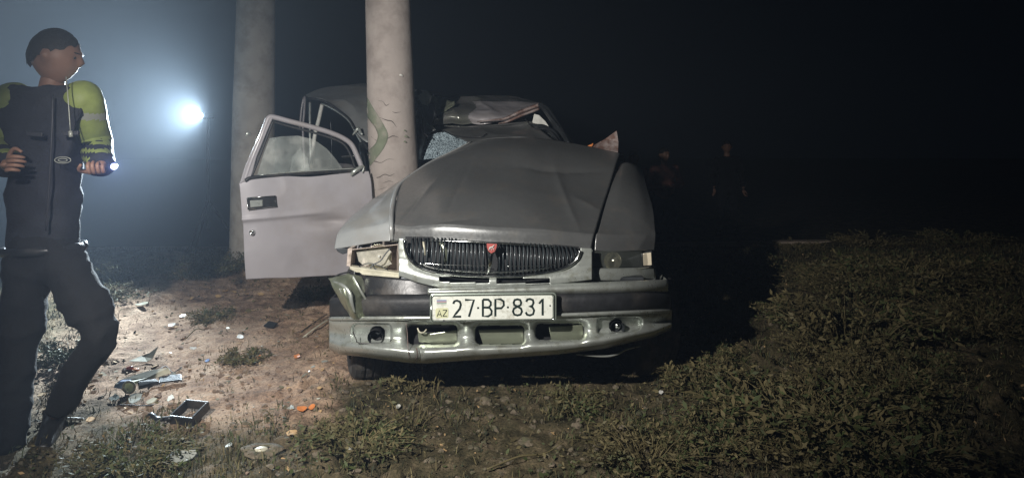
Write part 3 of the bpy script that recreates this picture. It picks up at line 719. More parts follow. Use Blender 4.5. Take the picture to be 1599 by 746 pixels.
for i, c in enumerate(('flag_blue', 'flag_red', 'flag_green')):
    mb = MB(); mb.prism(PL([(682, 468 + i * 2.1), (697, 467.8 + i * 2.1), (697, 469.9 + i * 2.1), (682, 470.1 + i * 2.1)], Yp - .0055), (0, .002, 0)); mb.out('flag_stripe', M[c], plate)
for (x, y) in ((859, 477), (693, 500)):
    mb = MB(); mb.disc(P(x, y, Yp - .005), .004, 0, 10, rings=((1, 0), (.5, -.002))); mb.out('plate_screw', M['dark_metal'], plate)

# front wheels and rear wheels
def wheel(c, yaw, label=None):
    mb = MB(); R = .325; Wd = .21; n = 56
    prof = [(.62, -.5), (.86, -.5), (.96, -.42), (1.0, -.30), (1.0, -.22), (.975, -.2), (.975, -.17), (1.0, -.15), (1.0, -.02), (.975, 0), (.975, .03), (1.0, .05), (1.0, .17), (.975, .19), (.975, .22), (1.0, .24), (1.0, .32), (.96, .42), (.86, .5), (.62, .5)]
    V = []; Rm = Matrix.Rotation(yaw, 3, 'Z')
    for k in range(n):
        a = 2 * math.pi * k / n
        for (r, w_) in prof:
            r2 = R * (r - (.012 if (k % 2 and r > .97 and abs(w_) > .14) else 0))
            V.append(Vector(c) + Rm @ Vector((w_ * Wd, r2 * math.cos(a), r2 * math.sin(a))))
    m_ = len(prof)
    mb.add(V, [(k * m_ + i, k * m_ + i + 1, ((k + 1) % n) * m_ + i + 1, ((k + 1) % n) * m_ + i) for k in range(n) for i in range(m_ - 1)])
    t = mb.out('wheel', M['tyre'], car, smooth=False)
    if label: t['label'] = label
    mb = MB(); V = []
    prof = [(.64, -.42), (.6, -.3), (.56, -.1), (.3, -.06), (.1, -.12), (.1, .12), (.3, .1), (.56, .1), (.6, .3), (.64, .42)]
    for k in range(32):
        a = 2 * math.pi * k / 32
        for (r, w_) in prof: V.append(Vector(c) + Rm @ Vector((w_ * Wd, R * r * math.cos(a), R * r * math.sin(a))))
    m_ = len(prof)
    mb.add(V, [(k * m_ + i, k * m_ + i + 1, ((k + 1) % 32) * m_ + i + 1, ((k + 1) % 32) * m_ + i) for k in range(32) for i in range(m_ - 1)])
    mb.out('rim', M['rim'], t, smooth=True)
wheel((-.80, 4.10, .355), .30, 'front wheel under the torn corner, turned')
wheel((.74, 4.18, .36), .2)
wheel((-1.38, 6.75, .44), .2); wheel((.15, 6.95, .44), .2)
# underbody, firewall and engine bay mass
mb = MB(); mb.prism([(-.66, 3.75, .36), (.68, 3.75, .36), (.66, 4.6, .38), (.42, 7.6, .50), (-1.55, 7.5, .50), (-.70, 4.6, .38)], (0, 0, .10)); mb.out('underbody', M['dark_inside'], car)
mb = MB(); mb.box((-.02, 3.86, .44), (1.2, .1, .2)); mb.box((-.02, 3.66, .62), (1.35, .06, .12)); mb.out('crossmember', M['dark_metal'], car, bevel=.01)
sheet('firewall', [[(-.42, 4.75, .45), (0, 4.8, .45), (.72, 4.85, .45)], [(-.42, 4.75, .8), (0, 4.82, .8), (.76, 4.85, .8)], [(-.40, 4.85, 1.15), (0, 4.95, 1.22), (.70, 4.95, 1.1)]], M['dark_inside'], car, 16, 12, .01, .03, seed=3, world=True)

# flanks of the cabin
sheet('side_panel', [[(-.86, 5.15, .45), (-1.12, 5.9, .48), (-1.45, 6.7, .55), (-1.72, 7.7, .60)], [(-.93, 5.15, .75), (-1.22, 5.9, .80), (-1.52, 6.7, .84), (-1.74, 7.7, .85)],
 [(-.92, 5.15, 1.10), (-1.28, 5.9, 1.16), (-1.55, 6.7, 1.15), (-1.70, 7.7, 1.08)]], M['paint_dusty'], car, 30, 16, .03, .012, seed=7, world=True)
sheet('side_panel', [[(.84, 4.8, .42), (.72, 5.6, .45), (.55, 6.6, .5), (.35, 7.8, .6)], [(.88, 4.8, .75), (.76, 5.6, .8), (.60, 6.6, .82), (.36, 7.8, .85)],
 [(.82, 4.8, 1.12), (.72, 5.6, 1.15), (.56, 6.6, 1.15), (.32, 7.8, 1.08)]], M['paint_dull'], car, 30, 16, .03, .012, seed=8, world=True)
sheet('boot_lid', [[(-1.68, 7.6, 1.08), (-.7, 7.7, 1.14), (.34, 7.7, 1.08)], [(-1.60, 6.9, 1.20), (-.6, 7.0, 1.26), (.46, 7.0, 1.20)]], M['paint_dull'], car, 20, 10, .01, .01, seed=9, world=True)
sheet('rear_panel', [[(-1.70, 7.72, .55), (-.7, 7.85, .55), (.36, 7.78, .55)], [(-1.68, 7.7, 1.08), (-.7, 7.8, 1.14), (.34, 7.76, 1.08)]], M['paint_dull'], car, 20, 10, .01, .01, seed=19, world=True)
# seats in the dark cabin
for (sx, sy) in ((-.55, 6.0), (.12, 6.0)):
    mb = MB(); mb.box((sx, sy, .78), (.48, .5, .16)); sb = mb.out('seat', M['black_rubber'], car, bevel=.05)
    mb = MB(); mb.box((sx, sy + .28, 1.10), (.46, .14, .58)); mb.out('backrest', M['black_rubber'], sb, bevel=.05)
    mb = MB(); mb.box((sx, sy + .28, 1.47), (.24, .1, .16)); mb.out('headrest', M['black_rubber'], sb, bevel=.03)

# roof, buckled in front of and behind the pole
sheet('roof', [
 [(478, 152, 6.9), (500, 141, 6.95), (535, 135, 7.0), (580, 134, 7.0), (640, 142, 6.9), (690, 149, 6.8)],
 [(484, 153, 6.6), (510, 145, 6.55), (545, 141, 6.5), (585, 143, 6.4), (640, 150, 6.3), (684, 153, 6.3)],
 [(492, 154, 6.25), (520, 157, 6.1), (550, 165, 5.9), (580, 176, 5.8), (640, 176, 5.8), (680, 165, 5.9)],
 [(500, 156, 6.0), (526, 172, 5.75), (548, 195, 5.5), (568, 222, 5.25), (610, 228, 5.35), (655, 200, 5.5)]], M['paint'], car, 90, 70, .004, .015, .028, 1.8, dscale=3, seed=31, label='buckled roof half beside the pole')
mb = MB(); mb.tube([P(482, 154, 6.5), P(499, 156, 6.0), P(512, 161, 5.85), P(528, 172, 5.7), P(545, 186, 5.55), P(556, 204, 5.4), P(570, 226, 5.22), P(578, 240, 5.1)], .010, n=8, spline=40); mb.out('roof_rail', M['black_rubber'], car, smooth=True)
mb = MB(); mb.tube([P(502, 162, 5.98), P(516, 168, 5.83), P(532, 178, 5.68), P(546, 190, 5.53), P(556, 208, 5.38), P(566, 226, 5.25)], .0075, n=8, spline=40); mb.out('roof_trim', M['silver'], car, smooth=True)
mb = MB(); mb.tube([P(551, 211, 5.35), P(557, 203, 5.33), P(560, 200, 5.33), P(563, 207, 5.30), P(566, 210, 5.28)], [.006, .012, .01, .012, .006], n=7, spline=14); mb.out('torn_bracket', M['silver'], car, smooth=True)
# pillars
def pillar(pts, r, m, flat=1.0):
    mb = MB(); mb.tube([P(*p) for p in pts], r, n=8, spline=24); mb.out('pillar', M[m], car, smooth=True)
pillar([(503, 163, 6.0), (497, 190, 5.95), (491, 215, 5.9), (486, 262, 5.9)], .016, 'white')
pillar([(484, 160, 6.3), (484, 200, 6.25), (485, 262, 6.2)], .011, 'silver')
pillar([(468, 200, 6.7), (471, 170, 6.7), (474, 155, 6.7), (476, 153, 6.65), (475, 175, 6.6), (473, 205, 6.6), (476, 262, 6.6)], .010, 'paint_dusty')
pillar([(516, 190, 5.8), (518, 225, 5.8), (517, 262, 5.8)], .005, 'dark_metal')
mb = MB(); mb.tube([P(565, 226, 5.25), P(572, 262, 5.0), P(585, 300, 4.9)], .025, n=8, spline=14); mb.out('front_pillar', M['dark_metal'], car, smooth=True)
pillar([(884, 226, 5.2), (868, 200, 5.5), (848, 168, 5.9)], .016, 'dark_metal')
pillar([(838, 178, 6.4), (850, 215, 6.4), (853, 240, 6.4)], .02, 'dark_metal')

# crumpled roof front, right of the pole
def crease(g):
    g[:, :, 1] += .05 * np.sin(g[:, :, 0] * 9 + 1) * .6
    return g
brf = sheet('buckled_roof_front', [
 [(652, 147, 6.5), (676, 150, 6.3), (700, 153, 6.35), (745, 153, 6.4), (800, 152, 6.4), (848, 163, 6.2)],
 [(660, 156, 6.2), (679, 160, 6.0), (708, 163, 6.1), (750, 160, 6.1), (800, 161, 6.1), (848, 165, 6.0)],
 [(668, 172, 6.0), (682, 176, 5.8), (712, 171, 5.85), (752, 170, 5.9), (800, 172, 5.9), (840, 168, 5.85)],
 [(674, 186, 5.9), (684, 186, 5.65), (716, 184, 5.62), (756, 183, 5.68), (792, 183, 5.7), (825, 174, 5.75)],
 [(676, 196, 5.85), (684, 196, 5.68), (716, 197, 5.65), (756, 196, 5.66), (780, 192, 5.68), (815, 180, 5.75)]], M['paint_gloss'], car, 110, 80, .005, .035, .030, 2.2, dscale=3.0, seed=41, label='roof front edge folded up and shining')
brf.data.materials.append(M['paint_dusty'])  # door paint reused here as a painted lavender highlight on the right part
for f in brf.data.polygons:
    if f.center.x > P(738 + 5 * math.sin(f.center.z * 40), 0, 5.75)[0] and f.center.z < P(0, 158, 5.9)[2]: f.material_index = 1
sheet('folded_metal', [[(674, 152, 5.95), (690, 154, 5.85), (708, 160, 5.80)], [(675, 166, 5.85), (692, 170, 5.75), (710, 166, 5.72)], [(678, 190, 5.75), (687, 182, 5.68), (700, 174, 5.70)]], M['olive_metal'], car, 30, 30, .004, .012, .03, 12, dscale=16, seed=4)
mb = MB(); mb.tube([P(653, 146, 6.1), P(664, 149, 6.05), P(674, 153, 6.0), P(678, 146, 6.0)], [.006, .014, .010, .004], n=7, spline=16, flat=.4); mb.out('torn_edge', M['silver'], car, smooth=True)
mb = MB(); mb.tube([P(745, 190, 5.55), P(775, 187, 5.52), P(790, 185, 5.5), P(815, 174, 5.5), P(843, 164, 5.5), P(850, 166, 5.5)], [.004, .008, .012, .016, .016, .012], n=8, spline=36)
mb.tube([P(778, 193, 5.5), P(792, 190, 5.48), P(815, 180, 5.48), P(842, 170, 5.48)], [.004, .009, .012, .01], n=8, spline=30); mb.out('screen_frame', M['rust'], car, smooth=True)
mb = MB(); mb.tube([P(843, 163, 5.5), P(855, 174, 5.45), P(866, 190, 5.35), P(880, 212, 5.2), P(888, 224, 5.1)], [.022, .028, .026, .022, .012], n=10, spline=30); mb.tube([P(843, 164, 5.47), P(852, 172, 5.42), P(861, 184, 5.33), P(872, 198, 5.22)], [.005, .01, .008, .004], n=7, spline=20); mb.out('windscreen_pillar', M['dark_metal'], car, smooth=True)
mb = MB(); mb.prism(PL([(834, 178), (842, 180), (852, 190), (858, 199), (831, 192)], 5.5), (0, .012, 0)); mb.out('white_scrap', M['white'], car, bevel=.002)
mb = MB(); mb.tube([P(830, 196, 5.3), P(848, 199, 5.25), P(864, 208, 5.15), P(878, 226, 5.05)], [.01, .022, .022, .008], n=8, spline=20, flat=.5); mb.out('bent_trim', M['dark_metal'], car, smooth=True)
# cowl between hood and roof
sheet('cowl', [[(690, 204, 5.4), (720, 201, 5.45), (760, 199, 5.5), (800, 197, 5.5), (832, 196, 5.45)],
 [(705, 210, 5.2), (730, 208, 5.2), (765, 206, 5.25), (805, 205, 5.25), (845, 206, 5.2)],
 [(735, 224, 4.95), (760, 219, 4.98), (790, 218, 5.0), (830, 218, 5.0), (870, 224, 5.0)]], M['paint_dull'], car, 60, 30, .005, .010, .02, 2.5, dscale=4, seed=51)
sheet('dashboard', [[(652, 196, 5.9), (720, 196, 5.9), (790, 194, 5.9), (850, 190, 5.9)], [(652, 225, 5.6), (720, 222, 5.6), (790, 222, 5.6), (870, 224, 5.6)], [(652, 262, 5.3), (720, 262, 5.3), (790, 262, 5.3), (880, 262, 5.3)]], M['dark_inside'], car, 40, 30, .02, .05, .05, 6, dscale=6, seed=61)
sheet('crushed_pillar', [[(646, 150, 5.9), (656, 152, 5.8), (668, 158, 5.8), (678, 165, 5.9)], [(648, 185, 5.5), (657, 188, 5.4), (667, 186, 5.5), (680, 188, 5.7)], [(649, 225, 5.25), (655, 228, 5.15), (662, 222, 5.25), (672, 212, 5.5)], [(650, 262, 5.1), (655, 264, 5.05), (660, 262, 5.1), (664, 258, 5.2)]], M['dark_metal'], car, 40, 70, .005, .03, .08, 8, dscale=9, seed=71)
# shattered windscreen
g_ = net([[(664, 214, 5.35), (685, 208, 5.38), (705, 207, 5.4), (735, 214, 5.35)], [(659, 228, 5.2), (680, 224, 5.22), (700, 222, 5.25), (730, 219, 5.2)], [(656, 250, 5.05), (672, 248, 5.02), (692, 244, 5.0), (728, 226, 5.05)]], 44, 26)
g_[:, :, 1] += .03 * (fbm(g_[:, :, 0] * 14, g_[:, :, 2] * 14, 5) - .47) + .010 * (RNG.random(g_.shape[:2]) - .5); g_[:, :, 2] += .005 * (RNG.random(g_.shape[:2]) - .5)
wsm = mat('shattered_glass', (.50, .60, .64), .18, 0, 0, .4, 60, .4, 120, (.015, .02, .025), .5, c2scale=32)
_n = wsm.node_tree; _v = _n.nodes.new('ShaderNodeTexVoronoi'); _v.feature = 'DISTANCE_TO_EDGE'; _v.inputs['Scale'].default_value = 52
_t = _n.nodes.new('ShaderNodeTexCoord'); _n.links.new(_t.outputs['Object'], _v.inputs['Vector'])
_r = _n.nodes.new('ShaderNodeValToRGB'); _r.color_ramp.elements[0].color = (.52, .64, .70, 1); _r.color_ramp.elements[0].position = .02; _r.color_ramp.elements[1].color = (.09, .125, .15, 1); _r.color_ramp.elements[1].position = .30
_n.links.new(_v.outputs['Distance'], _r.inputs[0]); _n.links.new(_r.outputs[0], _n.nodes['Principled BSDF'].inputs['Base Color'])
fac = [f for f in gridfaces(26, 44) if random.random() > .04]
make('windscreen', g_.reshape(-1, 3), fac, wsm, car, smooth=False, solid=.003, label='shattered laminated windscreen sagging beside the pole')
for k, (pts, m_) in enumerate((([(652, 150), (664, 141), (672, 150), (668, 166), (658, 162)], 'silver'), ([(660, 172), (672, 160), (680, 178), (671, 196), (664, 190)], 'dark_metal'),
        ([(656, 196), (668, 192), (678, 204), (664, 210)], 'paint'), ([(866, 196), (880, 205), (897, 226), (886, 230), (872, 216)], 'paint'),
        ([(692, 197), (730, 199), (790, 195), (828, 190), (832, 194), (790, 200), (730, 204)], 'paint_gloss'), ([(838, 206), (862, 204), (880, 218), (866, 222)], 'glass'))):  # the long glossy strip stands in for a highlight along the roof seam
    mb = MB(); q_ = [Vector(P(a, b, 5.35 + .05 * math.sin(7 * i + k))) for i, (a, b) in enumerate(pts)]; mb.prism(q_, (.01, .02 + .01 * k % .03, .004)); mb.out('torn_metal_and_glint', M[m_], car, bevel=.002)
for pts in ([(650, 168, 5.4), (660, 180, 5.25), (658, 200, 5.15), (668, 214, 5.1)], [(690, 203, 5.3), (712, 212, 5.1), (748, 214, 5.0), (760, 209, 5.05)], [(820, 186, 5.4), (834, 200, 5.2), (858, 204, 5.1), (880, 232, 4.95)]):
    mb = MB(); mb.tube([P(*p) for p in pts], .004, n=6, spline=26); mb.out('hanging_wire', M['black_rubber'], car, smooth=True)
# torn spike
mb = MB(); mb.prism([P(905, 233, 4.95), P(925, 228, 4.92), P(945, 217, 4.9), P(963, 204, 4.88), P(966, 222, 4.85), P(965, 241, 4.8), P(935, 239, 4.85)], (0, .012, 0)); mb.out('torn_spike', M['rust'], car, bevel=.002, label='torn metal spike behind the hood')
mb = MB(); mb.tube([P(903, 234, 4.9), P(922, 228, 4.9), P(926, 224, 4.9)], [.004, .01, .003], n=7, spline=10); mb.out('orange_highlight', M['orange'], car, smooth=True)  # orange sliver put in for the orange highlight on the torn piece
sheet('scuttle_corner', [[(860, 214, 5.2), (900, 230, 5.1), (940, 236, 5.0), (972, 244, 4.95)], [(862, 232, 4.95), (900, 240, 4.9), (940, 250, 4.85), (975, 256, 4.8)]], M['dark_metal'], car, 40, 14, .005, .015, .04, 8, dscale=8, seed=81)

# open front door ------------------------------------------------------
def dY(px): return 4.42 + (px - 375) / 205. * .34
def D(px, py, off=0): return P(px, py, dY(px) + off)
rows = []
for (yl, yr, pl_, pr) in ((287, 268, 374, 576), (300, 285, 375.5, 580), (322, 312, 377, 582), (340, 330, 378, 583), (346, 337, 378.5, 583), (352, 345, 379, 583), (385, 375, 380.5, 583), (415, 405, 382, 583), (437, 428, 383.5, 583)):
    rows.append([(pl_ + (pr - pl_) * s, (yl + (yr - yl) * s) + (0 if yl > 290 else -6 * math.sin(math.pi * min(1, s * 2)) * (s < .5)), None) for s in (0, .12, .35, .55, .75, .9, 1)])
offs = {}
R3 = []
for ri, r in enumerate(rows):
    R3.append([(x, y, dY(x) + offs.get(ri, 0) * (1 if i < 4 else .2) + (.012 if i == 0 else 0) - .018 * math.sin(math.pi * ri / 8)) for i, (x, y, _) in enumerate(r)])
def doorfn(g):
    px_ = 799.5 + g[:, :, 0] / g[:, :, 1] * F; py_ = EYE + (CAMH - g[:, :, 2]) * F / g[:, :, 1]
    ln = 346 - (px_ - 380) * .09 - py_; fade = sstep(530, 470, px_)
    g[:, :, 1] += fade * (.010 / (1 + np.exp(ln / 1.2)) - .006 * np.exp(-((ln - 3) / 4.) ** 2))
    for (px, py, rx, rz_, dep) in ((512, 345, .10, .035, .028), (545, 385, .10, .12, .03), (430, 395, .14, .10, -.008)):
        c = D(px, py); g[:, :, 1] += dep * np.exp(-((g[:, :, 0] - c[0]) / rx) ** 2 - ((g[:, :, 2] - c[2]) / rz_) ** 2)
    return g
door = sheet('door', R3, M['paint_dusty'], car, 100, 130, -.035, .004, .006, 2.5, dscale=4, seed=91, fn=doorfn, label='open front door, dusty and creased')
def strip(pts, wdt, off, th, name, m, parent, spl=50):
    """a flat-section bar following door-plane points"""
    mb = MB(); mb.tube([D(x, y, off) for x, y in pts], wdt, n=8, spline=spl, flat=th); return mb.out(name, M[m], parent, smooth=True)
frame_pts = [(381, 284), (392, 252), (406, 218), (416, 192), (420, 184), (427, 183), (450, 189), (485, 198), (515, 207), (536, 216), (549, 226), (557, 242), (565, 262), (568, 274)]
strip(frame_pts, .0165, .012, .9, 'window_frame', 'paint_dusty', door)
strip([(393, 276), (402, 254), (414, 222), (424, 196), (428, 191), (450, 197), (485, 206), (512, 214), (530, 221), (541, 230), (549, 246), (555, 264)], .007, -.004, 1, 'window_seal', 'black_rubber', door)
strip([(383, 282), (396, 277), (450, 272), (510, 268), (558, 266)], .011, -.008, .8, 'waist_seal', 'black_plastic', door, 24)
strip([(405, 273), (450, 269.5), (510, 265.5), (553, 263)], .004, -.012, .8, 'waist_trim', 'silver', door, 20)
# wing of the frame at the trailing edge
mb = MB(); mb.prism([D(374, 287), D(383, 258), D(402, 216), D(419, 182), D(426, 184), D(414, 212), D(400, 246), D(392, 278)], (0, .03, 0)); mb.out('frame_web', M['paint_dusty'], door, bevel=.004)
# wound-down dirty glass with a curved top edge
gp = [(401, 275), (407, 255), (414, 228), (420, 216), (440, 213), (465, 212), (490, 218), (510, 232), (524, 248), (536, 265)]
mb = MB(); mb.prism([D(x, y, .018) for x, y in gp], (0, .004, 0)); mb.out('window_glass', M['dusty_glass'], door)
mb = MB(); mb.prism([D(x, y, .03) for x, y in ((452, 270), (457, 244), (468, 232), (480, 246), (484, 268))], (0, .002, 0)); mb.out('glass_crack_patch', M['dusty_glass'], door)
mb = MB(); mb.tube([D(548, 274, -.02), D(553, 268, -.03), D(562, 262, -.03), D(568, 260, -.02), D(566, 270, -.02)], [.008, .014, .012, .006, .004], n=8, spline=18); mb.out('mirror_bracket', M['silver'], door, smooth=True)
mb = MB(); mb.prism([D(385, 309, -.034), D(430, 306, -.034), D(432, 323, -.034), D(386, 328, -.034)], (0, .035, 0)); hd = mb.out('handle_recess', M['black_plastic'], door, bevel=.005)
mb = MB(); mb.prism([D(390, 313, -.042), D(410, 312, -.042), D(410, 322, -.042), D(391, 324, -.042)], (0, .012, 0)); mb.out('handle_flap', M['silver'], hd, bevel=.003)
mb = MB(); mb.tube([D(386, 309, -.037), D(430, 306, -.037), D(432, 322, -.037), D(387, 327, -.037), D(386, 309, -.037)], .0035, n=6); mb.out('handle_frame', M['chrome'], hd, smooth=True)
mb = MB(); mb.disc(D(393, 363, -.028), .015, 0, 18, rings=((1, .035), (1, -.004), (.7, -.008), (.5, -.002))); mb.out('lock', M['chrome'], door, smooth=True)
mb = MB(); mb.tube([D(392, 210, .02), D(386, 208, .02), D(384, 213, .02)], [.008, .01, .006], n=7); mb.out('door_latch', M['silver'], door, smooth=True)

# ================================================================== people
def skin_mesh(nodes, edges, root, sub=2):
    """nodes: name -> (point, rx, ry)"""
    names = list(nodes); me = bpy.data.meshes.new('tmp')
    me.from_pydata([tuple(nodes[n][0]) for n in names], [(names.index(a), names.index(b)) for a, b in edges], []); me.update()
    o = bpy.data.objects.new('tmp', me); COL.objects.link(o)
    m = o.modifiers.new('s', 'SKIN'); s = o.modifiers.new('u', 'SUBSURF'); s.levels = s.render_levels = sub
    sk = me.skin_vertices[0].data
    for i, n in enumerate(names):
        sk[i].radius = (nodes[n][1], nodes[n][2] if len(nodes[n]) > 2 else nodes[n][1]); sk[i].use_root = (n == root)
    dg = bpy.context.evaluated_depsgraph_get(); ev = o.evaluated_get(dg); me2 = bpy.data.meshes.new_from_object(ev)
    V = [tuple(v.co) for v in me2.vertices]; Fc = [tuple(p.vertices) for p in me2.polygons]
    bpy.data.objects.remove(o); bpy.data.meshes.remove(me2); bpy.data.meshes.remove(me)
    return V, Fc
def head_geo(c, h, yaw, pitch=0):
    """a head of height h centred at c, face towards -Y turned by yaw"""
    n = 28; V = []; Fc = []; m_ = n * 2
    R = Matrix.Rotation(yaw, 3, 'Z') @ Matrix.Rotation(pitch, 3, 'X')
    for i in range(n + 1):
        th = math.pi * i / n
        for k in range(m_):
            ph = 2 * math.pi * k / m_
            x, y, z = math.sin(th) * math.sin(ph), -math.sin(th) * math.cos(ph), math.cos(th)
            X = x * .36; Yy = y * .44; Z = z * .5
            if z < 0: X *= 1 - .34 * (-z) ** 1.3; Yy = Yy * (1 - .22 * (-z)) - .05 * (-z)     # jaw
            fr = max(0, -y)
            nose_ = math.exp(-(x / .11) ** 2 - ((z + .12) / .16) ** 2) * fr; Yy -= .09 * nose_
            for sx in (-1, 1): Yy += .045 * math.exp(-((x - sx * .33) / .15) ** 2 - ((z - .03) / .1) ** 2) * fr
            Yy -= .03 * math.exp(-((z - .19) / .09) ** 2) * fr * (abs(x) < .6)
            Yy -= .03 * math.exp(-(x / .2) ** 2 - ((z + .45) / .05) ** 2) * fr; Yy -= .03 * math.exp(-(x / .2) ** 2 - ((z + .56) / .05) ** 2) * fr
            Yy += .025 * math.exp(-(x / .22) ** 2 - ((z + .5) / .025) ** 2) * fr
            for sx in (-1, 1):
                e = math.exp(-((x - sx * 1.0) / .10) ** 2 - ((y - .05) / .16) ** 2 - ((z + .02) / .2) ** 2); X += sx * .09 * e
            V.append(Vector(c) + R @ (Vector((X, Yy, Z)) * h))
    Fc = [(i * m_ + k, (i + 1) * m_ + k, (i + 1) * m_ + (k + 1) % m_, i * m_ + (k + 1) % m_) for i in range(n) for k in range(m_)]
    return V, Fc
def hair_geo(c, h, yaw, pitch=0):
    n = 20; m_ = 40; V = []; Fc = []; R = Matrix.Rotation(yaw, 3, 'Z') @ Matrix.Rotation(pitch, 3, 'X')
    for i in range(n + 1):
        for k in range(m_):
            ph = 2 * math.pi * k / m_; lim = (.49 - .15 * math.cos(ph) + .02 * math.sin(ph * 11)) * math.pi
            th = lim * i / n
            x, y, z = math.sin(th) * math.sin(ph), -math.sin(th) * math.cos(ph), math.cos(th)
            f = 1.02 + .012 * math.sin(ph * 9 + i * 1.3)
            V.append(Vector(c) + R @ (Vector((x * .37 * f, y * .45 * f + .01, z * .52 * f)) * h))
    return V, [(i * m_ + k, (i + 1) * m_ + k, (i + 1) * m_ + (k + 1) % m_, i * m_ + (k + 1) % m_) for i in range(n) for k in range(m_)]
def hand_geo(mb, wrist, direction, palm_n, side, curl=.5, s=1.0, mi=0):
    """palm, four fingers and a thumb; direction = along the hand, palm_n = where the palm faces, side = thumb side"""
    d = Vector(direction).normalized(); pn = Vector(palm_n); pn = (pn - d * pn.dot(d)).normalized(); sd = d.cross(pn) * side
    w0 = Vector(wrist)
    nodes = {'w': (w0, .024 * s, .018 * s), 'p1': (w0 + d * .045 * s, .034 * s, .016 * s), 'p2': (w0 + d * .085 * s, .036 * s, .015 * s)}
    V, Fc = skin_mesh(nodes, [('w', 'p1'), ('p1', 'p2')], 'w', 2); mb.add(V, Fc, mi)
    for k, (o_, ln) in enumerate(((.028, .070), (.010, .078), (-.009, .073), (-.027, .058))):
        b0 = w0 + d * .075 * s + sd * o_ * s; pts = [b0]; ang = 0; dd = d
        for q_, fr in enumerate((.22, .42, .33, .26)):
            ang += (0, .8, 1.0, .7)[q_] * curl * (1 + .08 * k)
            dd = d * math.cos(ang) + pn * math.sin(ang); pts.append(pts[-1] + dd * ln * fr * s)
        mb.tube(pts, [.0095 * s, .0095 * s, .0088 * s, .0078 * s, .005 * s], n=8, spline=10, mi=mi)
    b0 = w0 + d * .03 * s + sd * .028 * s
    mb.tube([b0, b0 + (sd * .9 + d * .5) * .03 * s, b0 + (sd * .9 + d * 1.0 + pn * .3) * .048 * s, b0 + (sd * .5 + d * 1.6 + pn * .8) * .05 * s], [.013 * s, .011 * s, .0095 * s, .006 * s], n=8, spline=9, mi=mi)
